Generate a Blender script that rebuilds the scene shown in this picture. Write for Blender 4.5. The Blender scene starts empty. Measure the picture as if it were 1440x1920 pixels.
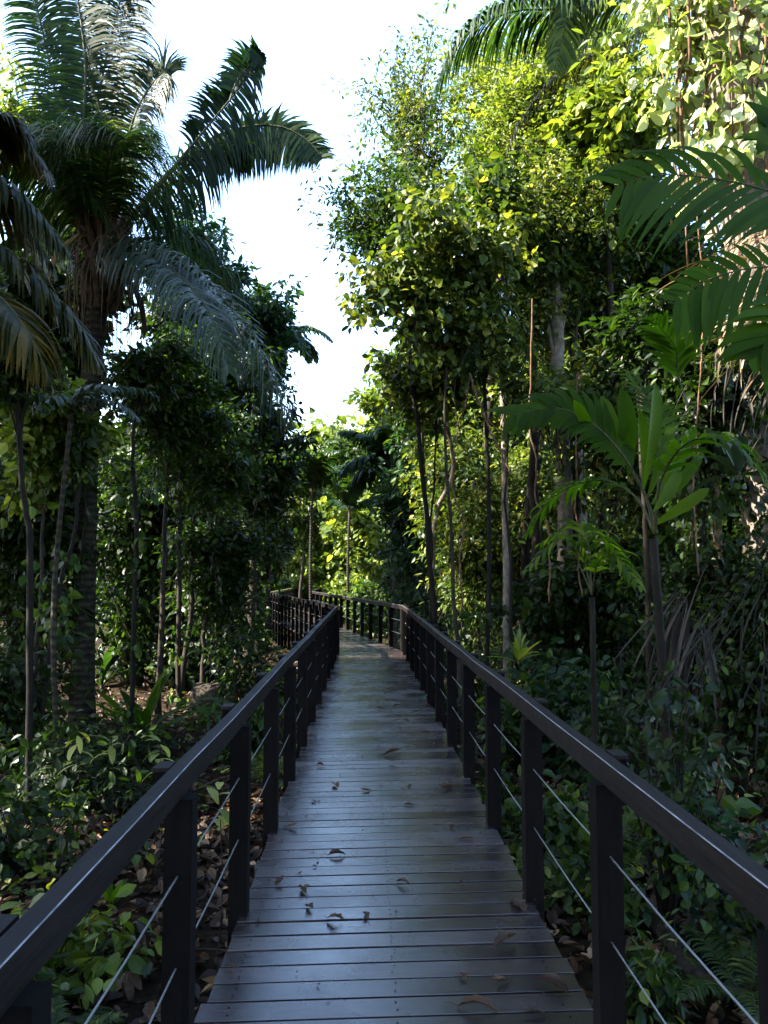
import bpy, math, random
import numpy as np
from mathutils import Vector
S = bpy.context.scene
R = math.radians
rng = np.random.default_rng(7)
random.seed(7)

# ------------------------------------------------------------------ camera, sky, sun, exposure
EYE, PITCH, FPX = 1.58, math.atan(118 / 1560), 1560.0
cam = bpy.data.cameras.new('camera'); cam_o = bpy.data.objects.new('camera', cam); S.collection.objects.link(cam_o)
cam.sensor_fit = 'VERTICAL'; cam.sensor_height = 36; cam.lens = 36 * FPX / 1920
cam.clip_start = 0.05; cam.clip_end = 2000
cam_o.location = (0, 0, EYE); cam_o.rotation_euler = (R(90) + PITCH, 0, 0)
S.camera = cam_o
SUN_AZ, SUN_EL = R(-97), R(43)          # azimuth from +Y towards +X
w = bpy.data.worlds.new('World'); S.world = w; w.use_nodes = True
nt = w.node_tree; bg = nt.nodes['Background']
sky = nt.nodes.new('ShaderNodeTexSky'); sky.sky_type = 'NISHITA'; sky.sun_disc = False
sky.sun_elevation = SUN_EL; sky.sun_rotation = SUN_AZ; sky.air_density = 1.0; sky.dust_density = 1.0; sky.ozone_density = 2.0
nt.links.new(sky.outputs[0], bg.inputs[0]); bg.inputs[1].default_value = 0.11
sun = bpy.data.lights.new('sun', 'SUN'); sun.energy = 5.0; sun.angle = R(0.5); sun.color = (1, .93, .80)
sun_o = bpy.data.objects.new('sun', sun); S.collection.objects.link(sun_o)
sd = Vector((math.sin(SUN_AZ) * math.cos(SUN_EL), math.cos(SUN_AZ) * math.cos(SUN_EL), math.sin(SUN_EL)))
sun_o.rotation_euler = sd.to_track_quat('Z', 'Y').to_euler(); sun_o.location = (0, 0, 30)
S.view_settings.view_transform = 'Standard'; S.view_settings.look = 'None'
S.view_settings.exposure = 3.3; S.view_settings.gamma = 1
S.render.engine = 'CYCLES'
cy = S.cycles
cy.max_bounces = 6; cy.diffuse_bounces = 3; cy.glossy_bounces = 2; cy.transmission_bounces = 3; cy.caustics_reflective = False; cy.caustics_refractive = False
cy.sample_clamp_indirect = 6

def P(px, py, d):
    """pixel of the 1440x1920 photo at forward distance d -> metres"""
    a = (px - 720) / FPX; b = (960 - py) / FPX
    c, s = math.cos(PITCH), math.sin(PITCH)
    y = c - b * s; k = d / y
    return np.array((a * k, d, EYE + (s + b * c) * k))
def nrm(v): return v / (np.linalg.norm(v, axis=-1, keepdims=True) + 1e-9)
def gz(x, y):
    x = np.asarray(x, float); y = np.asarray(y, float)
    return -.72 + .07 * np.sin(x * .9 + 1) * np.cos(y * .7) + .05 * np.sin(x * 2.3 + y * 1.9) + .25 * np.clip((np.abs(x) - 3) / 8, 0, 1)
UP = np.array((0, 0, 1.))

# ------------------------------------------------------------------ materials
def mat(name):
    m = bpy.data.materials.new(name); m.use_nodes = True
    return m, m.node_tree, m.node_tree.nodes['Principled BSDF']
def leafmat(name, stops, trans=.42, rough=.42, tcol=(1.5, 1.7, .6), tex=True, spec=.22):
    m, t, p = mat(name); N, L = t.nodes, t.links
    a = N.new('ShaderNodeAttribute'); a.attribute_name = 'v'
    r = N.new('ShaderNodeValToRGB'); r.color_ramp.elements[0].position = stops[0][0]
    while len(r.color_ramp.elements) < len(stops): r.color_ramp.elements.new(.5)
    for e, (q, c) in zip(r.color_ramp.elements, stops): e.position = q; e.color = (*c, 1)
    L.new(a.outputs['Fac'], r.inputs[0]); col = r.outputs[0]
    if tex:
        n = N.new('ShaderNodeTexNoise'); n.inputs['Scale'].default_value = 1.1; n.inputs['Detail'].default_value = 3
        tc = N.new('ShaderNodeTexCoord'); L.new(tc.outputs['Object'], n.inputs['Vector'])
        mr = N.new('ShaderNodeMapRange'); mr.inputs[3].default_value = .55; mr.inputs[4].default_value = 1.45; L.new(n.outputs[0], mr.inputs[0])
        mx = N.new('ShaderNodeVectorMath'); mx.operation = 'SCALE'; L.new(col, mx.inputs[0]); L.new(mr.outputs[0], mx.inputs['Scale']); col = mx.outputs[0]
    L.new(col, p.inputs['Base Color']); p.inputs['Roughness'].default_value = rough; p.inputs['Specular IOR Level'].default_value = spec
    tr = N.new('ShaderNodeBsdfTranslucent'); ml = N.new('ShaderNodeVectorMath'); ml.operation = 'MULTIPLY'
    L.new(col, ml.inputs[0]); ml.inputs[1].default_value = tcol; L.new(ml.outputs[0], tr.inputs[0])
    sh = N.new('ShaderNodeMixShader'); sh.inputs[0].default_value = trans
    L.new(p.outputs[0], sh.inputs[1]); L.new(tr.outputs[0], sh.inputs[2]); L.new(sh.outputs[0], N['Material Output'].inputs[0])
    return m
def barkmat(name, c1, c2, scale=(6, 6, 2), rough=.85, rings=0, c3=None):
    m, t, p = mat(name); N, L = t.nodes, t.links
    tc = N.new('ShaderNodeTexCoord'); mp = N.new('ShaderNodeMapping'); mp.inputs['Scale'].default_value = scale
    L.new(tc.outputs['Object'], mp.inputs[0])
    n = N.new('ShaderNodeTexNoise'); n.inputs['Scale'].default_value = 3; n.inputs['Detail'].default_value = 8; n.inputs['Roughness'].default_value = .7
    L.new(mp.outputs[0], n.inputs['Vector'])
    r = N.new('ShaderNodeValToRGB'); r.color_ramp.elements[0].position = .35; r.color_ramp.elements[1].position = .65
    r.color_ramp.elements[0].color = (*c1, 1); r.color_ramp.elements[1].color = (*c2, 1)
    if c3: e = r.color_ramp.elements.new(.72); e.color = (*c3, 1)
    L.new(n.outputs[0], r.inputs[0]); col = r.outputs[0]; h = n.outputs[0]
    if rings:
        wv = N.new('ShaderNodeTexWave'); wv.bands_direction = 'Z'; wv.inputs['Scale'].default_value = rings; wv.inputs['Distortion'].default_value = 1.2
        wv.inputs['Detail'].default_value = 2; L.new(tc.outputs['Object'], wv.inputs['Vector'])
        mx = N.new('ShaderNodeMix'); mx.data_type = 'RGBA'; mx.blend_type = 'MULTIPLY'; mx.inputs[0].default_value = .6
        L.new(col, mx.inputs[6]); L.new(wv.outputs[0], mx.inputs[7]); col = mx.outputs[2]
        ad = N.new('ShaderNodeMath'); L.new(n.outputs[0], ad.inputs[0]); L.new(wv.outputs['Fac'], ad.inputs[1]); h = ad.outputs[0]
    b = N.new('ShaderNodeBump'); b.inputs['Strength'].default_value = .6; b.inputs['Distance'].default_value = .02
    L.new(h, b.inputs['Height']); L.new(b.outputs[0], p.inputs['Normal'])
    L.new(col, p.inputs['Base Color']); p.inputs['Roughness'].default_value = rough; p.inputs['Specular IOR Level'].default_value = .15
    return m
M = {}
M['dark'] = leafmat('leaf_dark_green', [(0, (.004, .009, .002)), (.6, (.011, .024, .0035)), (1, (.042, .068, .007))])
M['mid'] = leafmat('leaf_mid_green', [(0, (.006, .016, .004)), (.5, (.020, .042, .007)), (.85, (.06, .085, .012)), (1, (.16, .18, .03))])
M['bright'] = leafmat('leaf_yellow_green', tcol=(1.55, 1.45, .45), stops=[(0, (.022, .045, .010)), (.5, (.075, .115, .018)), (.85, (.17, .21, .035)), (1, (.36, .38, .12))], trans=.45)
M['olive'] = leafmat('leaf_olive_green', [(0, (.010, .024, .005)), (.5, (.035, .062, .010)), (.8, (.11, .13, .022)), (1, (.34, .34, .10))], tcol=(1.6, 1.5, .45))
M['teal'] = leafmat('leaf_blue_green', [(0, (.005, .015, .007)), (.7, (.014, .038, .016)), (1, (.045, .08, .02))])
M['palm'] = leafmat('palm_leaflet', [(0, (.005, .015, .005)), (.7, (.018, .040, .010)), (1, (.09, .12, .02))], trans=.34, spec=.12, rough=.45, tcol=(1.6, 1.8, .6))
M['palmgrey'] = leafmat('palm_leaflet_greyed', [(0, (.012, .022, .014)), (.7, (.035, .052, .034)), (1, (.09, .11, .07))], trans=.2, rough=.4)
M['palmbrown'] = leafmat('palm_leaflet_browning', spec=.08, stops= [(0, (.005, .009, .0015)), (.6, (.016, .019, .003)), (1, (.09, .06, .006))], trans=.4, rough=.4, tcol=(1.6, 1.2, .4))
M['broad'] = leafmat('broad_leaflet', [(0, (.014, .032, .003)), (.7, (.034, .066, .005)), (1, (.10, .13, .010))], trans=.5, rough=.45, spec=.05, tcol=(2.0, 2.4, .5))
M['straw'] = leafmat('dry_frond', [(0, (.03, .02, .009)), (.6, (.10, .068, .033)), (1, (.30, .22, .12))], trans=.12, rough=.7, tcol=(1, .9, .6))
M['greydry'] = leafmat('grey_dry_frond', [(0, (.004, .003, .002)), (.6, (.012, .009, .006)), (1, (.045, .037, .028))], trans=.08, rough=.75, tcol=(1, .9, .7))
M['pale'] = leafmat('pale_vine_leaf', [(0, (.10, .14, .05)), (.6, (.30, .33, .17)), (1, (.6, .6, .42))], trans=.35, rough=.25)
M['flower'] = leafmat('pink_flower', [(0, (.4, .12, .16)), (1, (.7, .4, .38))], trans=.3, tcol=(1, .9, .9))
M['deadleaf'] = leafmat('dead_leaf', [(0, (.012, .006, .003)), (.5, (.045, .022, .010)), (.85, (.10, .055, .026)), (1, (.2, .13, .07))], trans=.06, rough=.6, tcol=(1, .7, .4))
M['bark'] = barkmat('brown_bark', (.006, .0045, .003), (.035, .026, .018))
M['darkbark'] = barkmat('dark_bark', (.003, .0022, .0016), (.012, .009, .006))
M['palebark'] = barkmat('pale_bark', (.05, .038, .028), (.20, .165, .13), scale=(5, 5, 3), c3=(.30, .27, .2))
M['ring'] = barkmat('ringed_palm_trunk', (.010, .008, .005), (.045, .037, .023), scale=(5, 5, 5), rings=3.2)
M['boot'] = barkmat('palm_leaf_base', (.02, .012, .008), (.11, .07, .045), scale=(9, 9, 1.2))
M['rachis'] = barkmat('frond_stalk', (.018, .020, .008), (.06, .06, .025), scale=(9, 9, 2), rough=.6)
M['liana'] = barkmat('liana_bark', (.04, .022, .012), (.16, .09, .05), scale=(9, 9, 4))
# ground
m, t, p = mat('forest_floor'); N, L = t.nodes, t.links
n1 = N.new('ShaderNodeTexNoise'); n1.inputs['Scale'].default_value = 7; n1.inputs['Detail'].default_value = 10; n1.inputs['Roughness'].default_value = .7
tc = N.new('ShaderNodeTexCoord'); L.new(tc.outputs['Object'], n1.inputs['Vector'])
r = N.new('ShaderNodeValToRGB'); r.color_ramp.elements[0].color = (.004, .003, .002, 1); r.color_ramp.elements[1].color = (.03, .02, .011, 1)
r.color_ramp.elements[0].position = .35; r.color_ramp.elements[1].position = .7
L.new(n1.outputs[0], r.inputs[0]); L.new(r.outputs[0], p.inputs['Base Color']); p.inputs['Roughness'].default_value = 1; p.inputs['Specular IOR Level'].default_value = .05
b = N.new('ShaderNodeBump'); b.inputs['Distance'].default_value = .06; L.new(n1.outputs[0], b.inputs['Height']); L.new(b.outputs[0], p.inputs['Normal'])
M['ground'] = m
# deck boards and rails
def woodmat(name, c1, c2, rough, grain=(1.2, 14, 14), rv=.07, spec=.5):
    m, t, p = mat(name); N, L = t.nodes, t.links
    tc = N.new('ShaderNodeTexCoord'); mp = N.new('ShaderNodeMapping'); mp.inputs['Scale'].default_value = grain
    L.new(tc.outputs['Object'], mp.inputs[0])
    n = N.new('ShaderNodeTexNoise'); n.inputs['Scale'].default_value = 4; n.inputs['Detail'].default_value = 8; n.inputs['Roughness'].default_value = .65; L.new(mp.outputs[0], n.inputs['Vector'])
    r = N.new('ShaderNodeValToRGB'); r.color_ramp.elements[0].position = .3; r.color_ramp.elements[1].position = .72
    r.color_ramp.elements[0].color = (*c1, 1); r.color_ramp.elements[1].color = (*c2, 1); L.new(n.outputs[0], r.inputs[0])
    a = N.new('ShaderNodeAttribute'); a.attribute_name = 'v'
    mr = N.new('ShaderNodeMapRange'); mr.inputs[3].default_value = .6; mr.inputs[4].default_value = 1.4; L.new(a.outputs['Fac'], mr.inputs[0])
    mx = N.new('ShaderNodeVectorMath'); mx.operation = 'SCALE'; L.new(r.outputs[0], mx.inputs[0]); L.new(mr.outputs[0], mx.inputs['Scale'])
    L.new(mx.outputs[0], p.inputs['Base Color'])
    n2 = N.new('ShaderNodeTexNoise'); n2.inputs['Scale'].default_value = 2.2; n2.inputs['Detail'].default_value = 6; L.new(tc.outputs['Object'], n2.inputs['Vector'])
    ad = N.new('ShaderNodeMath'); ad.operation = 'MULTIPLY_ADD'; L.new(n2.outputs[0], ad.inputs[0]); ad.inputs[1].default_value = .5; ad.inputs[2].default_value = rough - .25
    ad2 = N.new('ShaderNodeMath'); ad2.operation = 'MULTIPLY_ADD'; L.new(a.outputs['Fac'], ad2.inputs[0]); ad2.inputs[1].default_value = rv; L.new(ad.outputs[0], ad2.inputs[2])
    L.new(ad2.outputs[0], p.inputs['Roughness']); p.inputs['Specular IOR Level'].default_value = spec
    b = N.new('ShaderNodeBump'); b.inputs['Strength'].default_value = .5; b.inputs['Distance'].default_value = .004; L.new(n.outputs[0], b.inputs['Height']); L.new(b.outputs[0], p.inputs['Normal'])
    return m
M['deck'] = woodmat('wet_deck_board', (.009, .0065, .006), (.036, .025, .024), .22, spec=1.0)
M['deck'].node_tree.nodes['Principled BSDF'].inputs['IOR'].default_value = 1.62
M['rail'] = woodmat('dark_handrail_wood', (.0015, .0011, .001), (.010, .0065, .0055), .55, grain=(22, .9, 22), spec=.14)
M['rail_glint'] = woodmat('painted_rail_highlight', (.03, .03, .034), (.22, .23, .26), .45, grain=(9, 2.2, 9))  # sky highlight along the inner top rail edge, painted in as paler colour
M['post'] = woodmat('black_brown_post_wood', (.0012, .001, .001), (.0045, .0032, .003), .9, grain=(14, 14, 1.5), spec=.08)
M['moss'] = woodmat('mossy_rail_wood', (.04, .05, .012), (.14, .13, .03), .8)
m, t, p = mat('steel_cable'); p.inputs['Base Color'].default_value = (.30, .31, .32, 1); p.inputs['Metallic'].default_value = .85; p.inputs['Roughness'].default_value = .38; M['steel'] = m

# ------------------------------------------------------------------ geometry collector
class Geo:
    def __init__(s): s.V = []; s.F = []; s.A = []; s.n = 0; s.mi = []; s.sm = []
    def add(s, v, f, a=.5, mi=0, smooth=False):
        """v (n,3), f (m,k), a scalar or (n,)"""
        v = np.asarray(v, float); f = np.asarray(f, int)
        s.V.append(v); s.F.append(f + s.n); s.A.append(np.broadcast_to(np.asarray(a, float), (len(v),)).copy()); s.n += len(v)
        s.mi.append(np.full(len(f), mi)); s.sm.append(np.full(len(f), smooth))
        return s
    def merge(s, g, mi=0):
        off = s.n
        s.V += g.V; s.A += g.A
        for f, sm in zip(g.F, g.sm): s.F.append(f + off); s.mi.append(np.full(len(f), mi)); s.sm.append(sm)
        s.n += g.n; return s
    def build(s, name, mats, parent=None, origin=None):
        me = bpy.data.meshes.new(name)
        V = np.concatenate(s.V)
        o0 = np.zeros(3)
        if parent is not None: o0 = np.array(parent.location)
        elif origin is not None: o0 = np.array(origin, float)
        V = V - o0
        tot = np.concatenate([np.full(len(f), f.shape[1]) for f in s.F]); loops = np.concatenate([f.ravel() for f in s.F])
        me.vertices.add(len(V)); me.vertices.foreach_set('co', V.astype(np.float32).ravel())
        me.loops.add(len(loops)); me.loops.foreach_set('vertex_index', loops.astype(np.int32))
        me.polygons.add(len(tot)); st = np.concatenate([[0], np.cumsum(tot)[:-1]])
        me.polygons.foreach_set('loop_start', st.astype(np.int32)); me.polygons.foreach_set('loop_total', tot.astype(np.int32))
        mats = mats if isinstance(mats, (list, tuple)) else [mats]
        for q in mats: me.materials.append(q)
        me.polygons.foreach_set('material_index', np.concatenate(s.mi).astype(np.int32))
        me.polygons.foreach_set('use_smooth', np.concatenate(s.sm).astype(bool))
        at = me.attributes.new('v', 'FLOAT', 'POINT'); at.data.foreach_set('value', np.concatenate(s.A).astype(np.float32))
        me.update(calc_edges=True)
        o = bpy.data.objects.new(name, me); S.collection.objects.link(o)
        if parent is not None: o.parent = parent
        elif origin is not None: o.location = origin
        return o
def tag(o, label=None, cat=None, group=None, kind=None):
    for k, x in (('label', label), ('category', cat), ('group', group), ('kind', kind)):
        if x: o[k] = x
    return o
def thing(name, label, cat, loc, group=None):
    o = bpy.data.objects.new(name, None); S.collection.objects.link(o); o.location = tuple(float(q) for q in loc); o.empty_display_size = .2
    return tag(o, label, cat, group)

def tube(path, rad, ns=6, v=.5, cap=True, g=None):
    g = g or Geo(); p = np.asarray(path, float); n = len(p); rad = np.broadcast_to(np.asarray(rad, float), (n,))
    tn = nrm(np.gradient(p, axis=0)); ref = np.array((1., 0.13, 0)) if abs(tn[0][2]) > .6 else UP
    u = nrm(np.cross(tn, ref)); wv = np.cross(tn, u)
    a = np.linspace(0, 2 * np.pi, ns, endpoint=False)
    V = (p[:, None, :] + rad[:, None, None] * (u[:, None, :] * np.cos(a)[None, :, None] + wv[:, None, :] * np.sin(a)[None, :, None])).reshape(-1, 3)
    i = np.arange(n - 1)[:, None] * ns; j = np.arange(ns)[None, :]; k = (j + 1) % ns
    F = np.stack([i + j, i + k, i + k + ns, i + j + ns], -1).reshape(-1, 4)
    g.add(V, F, v, smooth=True)
    if cap: g.F.append((np.arange(ns)[None, :] + (n - 1) * ns + g.n - len(V))); g.mi.append(np.zeros(1, int)); g.sm.append(np.zeros(1, bool))
    return g
def bez(pts, n=12):
    """Catmull-Rom through the points"""
    p = np.asarray(pts, float); p = np.vstack([2 * p[0] - p[1], p, 2 * p[-1] - p[-2]]); out = []
    m = len(p) - 3
    for q in np.linspace(0, m - 1e-6, n):
        i = int(q); t = q - i; a, b, c, d = p[i:i + 4]
        out.append(.5 * (2 * b + (c - a) * t + (2 * a - 5 * b + 4 * c - d) * t * t + (3 * b - a - 3 * c + d) * t ** 3))
    return np.array(out)
def box(lo, hi, g=None, v=.5, cham=0.0):
    g = g or Geo(); lo = np.array(lo, float); hi = np.array(hi, float)
    V = np.array([(x, y, z) for z in (lo[2], hi[2]) for y in (lo[1], hi[1]) for x in (lo[0], hi[0])])
    g.add(V, [(0, 2, 3, 1), (4, 5, 7, 6), (0, 1, 5, 4), (2, 6, 7, 3), (0, 4, 6, 2), (1, 3, 7, 5)], v); return g

# leaf templates : unit length along +Y, normal +Z
def leaf_t(prof, fold=.18, droop=.15, w=.3, curl=0):
    """prof: widths at stations (first and last may be 0)"""
    n = len(prof); V = []; F = []
    for i, q in enumerate(prof):
        y = i / (n - 1); z = -droop * y * y
        V += [(-w * q, y, z + fold * w * q + curl * math.sin(y * 5)), (0, y, z), (w * q, y, z + fold * w * q - curl * math.sin(y * 4))]
    for i in range(n - 1):
        a = i * 3
        F += [(a, a + 1, a + 4, a + 3), (a + 1, a + 2, a + 5, a + 4)]
    return np.array(V), np.array(F)
LT = {
    'tiny': (np.array([(0, 0, 0), (.26, .5, .05), (0, 1, -.1), (-.26, .5, .05)]), np.array([(0, 1, 2), (0, 2, 3)])),
    'oval': leaf_t([.04, .85, .9, .02], w=.24),
    'lance': leaf_t([.05, .8, .75, .02], w=.13, droop=.3),
    'broad': leaf_t([.05, .85, 1, .7, .02], w=.36, droop=.3, fold=.25),
    'heart': leaf_t([.55, 1, .9, .5, .0], w=.42, droop=.35, fold=.3),
    'blob': leaf_t([.3, 1, .8, .15], w=.5, droop=.3, fold=.5),
    'dead': leaf_t([.05, .7, 1, .8, .02], w=.3, droop=-.25, fold=.7, curl=.05),
}
def frames(d, n):
    y = nrm(d); x = nrm(np.cross(y, n)); z = np.cross(x, y); return np.stack([x, y, z], -1)
def scatter(g, tmpl, pos, d, n, size, v, mi=0):
    tv, tf = LT[tmpl] if isinstance(tmpl, str) else tmpl
    N_ = len(pos); Fm = frames(d, n); size = np.broadcast_to(np.asarray(size, float), (N_,))
    V = np.einsum('nij,kj->nki', Fm, tv) * size[:, None, None] + pos[:, None, :]
    F = tf[None] + (np.arange(N_) * len(tv))[:, None, None]
    g.add(V.reshape(-1, 3), F.reshape(-1, tf.shape[1]), np.repeat(np.broadcast_to(v, (N_,)), len(tv)), mi)
    return g
def clumps(g, nodes, per, rc, size, tmpl='oval', droop=.35, flat=.6, r=rng, up=.9, vb=0.0):
    nodes = np.asarray(nodes); K = len(nodes)
    off = r.normal(size=(K, per, 3)) * rc * np.array((1, 1, flat)) * r.uniform(.5, 1.3, (K, 1, 1))
    pos = (nodes[:, None, :] + off).reshape(-1, 3)
    d = nrm(off + r.normal(size=off.shape) * rc * .5).reshape(-1, 3) + r.normal(size=pos.shape) * .3; d[:, 2] -= droop
    n = r.normal(size=pos.shape) * .55; n[:, 2] += up
    cv = np.clip(np.repeat(r.uniform(0, 1, K), per) * .45 + r.uniform(0, 1, K * per) * .55 + vb, 0, 1)
    sz = size * np.clip(r.lognormal(-.08, .34, len(pos)), .35, 1.5)
    alt = {'oval': 'lance', 'broad': 'oval', 'lance': 'oval', 'heart': 'broad', 'blob': 'broad'}.get(tmpl, tmpl)
    m_ = r.random(len(pos)) < .7
    scatter(g, tmpl, pos[m_], d[m_], n[m_], sz[m_], cv[m_]); q_ = ~m_
    return scatter(g, alt, pos[q_], d[q_], n[q_], sz[q_], cv[q_])

def tree(name, label, cat, base, top, cc, rad, leaf='oval', size=.12, limbs=14, twigs=6, per=45, lm='mid', bm='bark', tr=.09, seed=1, group=None, hollow=.35, rc=None, wob=.05, flat=.5, lo=.25, droop=.35, vines=7):
    """base: trunk foot xyz, top: trunk end xyz, cc/rad: crown centre and radii"""
    r = np.random.default_rng(seed); base = np.array(base, float); top = np.array(top, float); cc = np.array(cc, float); rad = np.array(rad, float)
    base[2] = float(gz(base[0], base[1])) - .1
    root = thing(name, label, cat, base, group)
    n = 14; t = np.linspace(0, 1, n)[:, None]; path = base + (top - base) * t
    path += np.cumsum(r.normal(size=(n, 3)) * wob * np.array((1, 1, 0)), 0) * np.sin(t * np.pi) * .6
    g = Geo(); tube(path, np.linspace(tr * 1.15, tr * .35, n) + np.concatenate([[tr * .4], np.zeros(n - 1)]), 9, g=g)
    nodes = []
    zs = np.linspace(0, 1, n)
    for i in range(limbs):
        q = r.normal(size=3); q /= np.linalg.norm(q); q = q * r.uniform(hollow, 1.0) ** .7 * r.choice((.8, 1.0, 1.22))
        e = cc + q * rad
        s = path[int(np.clip(np.interp(e[2] - .35 * rad[2], path[:, 2], np.arange(n)), n * lo, n - 1))]
        mid = (s + e) / 2 + r.normal(size=3) * .12 * rad + UP * .1 * rad[2]
        lp = bez([s, mid, e], 7); rr = tr * .32
        tube(lp, np.linspace(rr, rr * .3, 7), 5, g=g)
        for k in range(twigs):
            a = lp[r.integers(2, 7)]; dd = r.normal(size=3) * rad * .27; b_ = a + dd
            tube(bez([a, (a + b_) / 2 + r.normal(size=3) * .05, b_], 4), np.linspace(rr * .35, rr * .12, 4), 3, g=g, cap=False)
            nodes.append(b_); nodes.append(a + dd * .55)
    vn = []
    for k in range(vines):   # leafy climbers trailing below the crown
        a = nodes[r.integers(0, len(nodes))]; l = rad[2] * r.uniform(.6, 1.7); sw = r.normal(size=3) * .12 * l * np.array((1, 1, 0)); e = a - UP * l + sw
        if e[2] < base[2] + .3: e[2] = base[2] + .3
        vp = bez([a, (a + e) / 2 + r.normal(size=3) * .08 * l * np.array((1, 1, .2)), e], 14); tube(vp, .006 + size * .03, 3, g=g, cap=False)
        vn += [vp[j] for j in range(2, 14) if r.random() < .8]
    g.build('trunk', M[bm], root)
    c = Geo(); clumps(c, nodes, per, rc or float(np.mean(rad)) * .115, size, leaf, r=r, flat=flat, droop=droop)
    if vn: clumps(c, vn, max(4, per // 5), size * .9, size * .8, leaf, r=r, flat=1.1, droop=.9)
    c.build('crown', M[lm], root)
    return root
def ptree(name, label, cat, tpx, d, crown, **k):
    """tpx trunk foot pixel column; crown=(px,py,rx,ry) in photo pixels at distance d"""
    cx, cyy, rx, ry = crown; c = P(cx, cyy, d); s = d / FPX
    k.setdefault('depth', 1.0)
    rad = (rx * s, max(rx * s * k.pop('depth'), .6), ry * s)
    top = c + np.array((0, 0, ry * s * .55)); b_ = P(tpx, 1100, d)
    return tree(name, label, cat, b_, top, c, rad, **k)

# ---- palm fronds
def frond(path, L, nl=60, w=.035, grav=.9, fan=.5, lift=.25, tipf=.25, seg=5, side=(1, 1), hint=None, seed=0, v=.4, start=.12, r0=.03, basef=.6, jit=.1, missing=0.0, g=None, vr=.3):
    """feather frond: rachis (material 1) with leaflets (material 0) on both sides"""
    r = np.random.default_rng(seed); g = g or Geo(); p = np.asarray(path, float); p = bez(p, 24) if len(p) < 20 else p
    t = np.linspace(0, 1, len(p))
    G2 = tube(p, np.interp(t, [0, .15, 1], [r0, r0 * .7, r0 * .12]), 5)
    q = np.linspace(start, .995, nl)
    base = np.stack([np.interp(q, t, p[:, k]) for k in range(3)], -1)
    tan = nrm(np.stack([np.interp(q, t, nrm(np.gradient(p, axis=0))[:, k]) for k in range(3)], -1))
    h = UP if hint is None else np.array(hint, float)
    sd_ = nrm(np.cross(tan, h)); nn = np.cross(sd_, tan)
    for s in (1, -1):
        on = side[0] if s > 0 else side[1]
        if not on: continue
        keep = r.random(nl) > missing
        b_ = base[keep]; ta = tan[keep]; sdv = sd_[keep] * s; nv = nn[keep]; qq = q[keep]; m_ = len(b_)
        ll = L * on * np.interp(qq, [start, start + .15, .55, .85, 1], [basef, .9, 1, .7, tipf]) * r.uniform(1 - jit, 1 + jit, m_)
        d = nrm(sdv + ta * fan + nv * lift + r.normal(size=(m_, 3)) * jit)
        pts = [b_]; ds = [d]
        for k in range(seg):
            d = nrm(d + np.array((0, 0, -1.)) * grav / seg * (k + .6) / seg * 2)
            pts.append(pts[-1] + d * (ll / seg)[:, None]); ds.append(d)
        wd = nrm(np.cross(ds[0], nv)) 
        prof = np.interp(np.linspace(0, 1, seg + 1), [0, .2, .6, 1], [.45, 1, .85, .05])
        vv = np.clip(v + r.uniform(-vr, vr, m_), 0, 1)
        Vs = []
        for k in range(seg + 1):
            wk = w * prof[k] * r.uniform(.97, 1.03, (m_, 1)); Vs += [pts[k] - wd * wk, pts[k] + wd * wk]
        V = np.stack(Vs, 1); nv_ = 2 * (seg + 1)
        tf = np.array([(2 * k, 2 * k + 1, 2 * k + 3, 2 * k + 2) for k in range(seg)])
        F = tf[None] + (np.arange(m_) * nv_)[:, None, None]
        g.add(V.reshape(-1, 3), F.reshape(-1, 4), np.repeat(vv, nv_))
    g.merge(G2, 1)
    return g
def arc(base, az, el, L, bend, n=24):
    """frond spine: starts at elevation el, bends down by bend radians"""
    t = np.linspace(0, 1, n); e = el - bend * t ** 1.4; ds = L / (n - 1)
    d = np.stack([np.sin(az) * np.cos(e), np.cos(az) * np.cos(e), np.sin(e)], -1)
    return np.array(base) + np.concatenate([np.zeros((1, 3)), np.cumsum(d[:-1] * ds, 0)])
def build_frond(parent, g, lm='palm', label=None):
    o = g.build('frond', [M[lm], M['rachis']], parent)
    if label: o['label'] = label
    return o

# ---- strap-leaved rosettes and broad leaves
def strap(g, base, az, el, L, bend, w, v=.5, n=9, fold=.35, widest=.5, twist=0.):
    p = arc(base, az, el, L, bend, n); tn = nrm(np.gradient(p, axis=0))
    sdv = np.array((math.cos(az + twist), -math.sin(az + twist), 0)); nn = nrm(np.cross(sdv, tn))
    t = np.linspace(0, 1, n); pr = np.interp(t, [0, .12, widest, .85, 1], [.25, .4, 1, .55, .0]) * w
    V = np.stack([p - sdv * pr[:, None] + nn * (fold * pr)[:, None], p, p + sdv * pr[:, None] + nn * (fold * pr)[:, None]], 1).reshape(-1, 3)
    F = []
    for i in range(n - 1):
        a = i * 3; F += [(a, a + 1, a + 4, a + 3), (a + 1, a + 2, a + 5, a + 4)]
    g.add(V, F, v, smooth=True); return g
def rosette(name, label, loc, nl, L, w, lm='broad', seed=0, el=(.5, 1.35), bend=(.6, 1.3), group=None, cat='plant', widest=.55, ground=True, part='leaf'):
    r = np.random.default_rng(seed); loc = np.array(loc, float)
    if ground: loc[2] = float(gz(loc[0], loc[1])) - .03
    root = thing(name, label, cat, loc, group)
    st = Geo(); tube([loc, loc + UP * L * .12], [w * .5, w * .3], 7, g=st); st.build('stem', M['rachis'], root)
    for i in range(nl):
        g = Geo(); az = i * 2.4 + r.uniform(-.3, .3)
        strap(g, loc + UP * L * .05, az, r.uniform(*el), L * r.uniform(.7, 1.1), r.uniform(*bend), w * r.uniform(.8, 1.15), r.uniform(.2, .9))
        g.build(part, M[lm], root)
    return root
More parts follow.
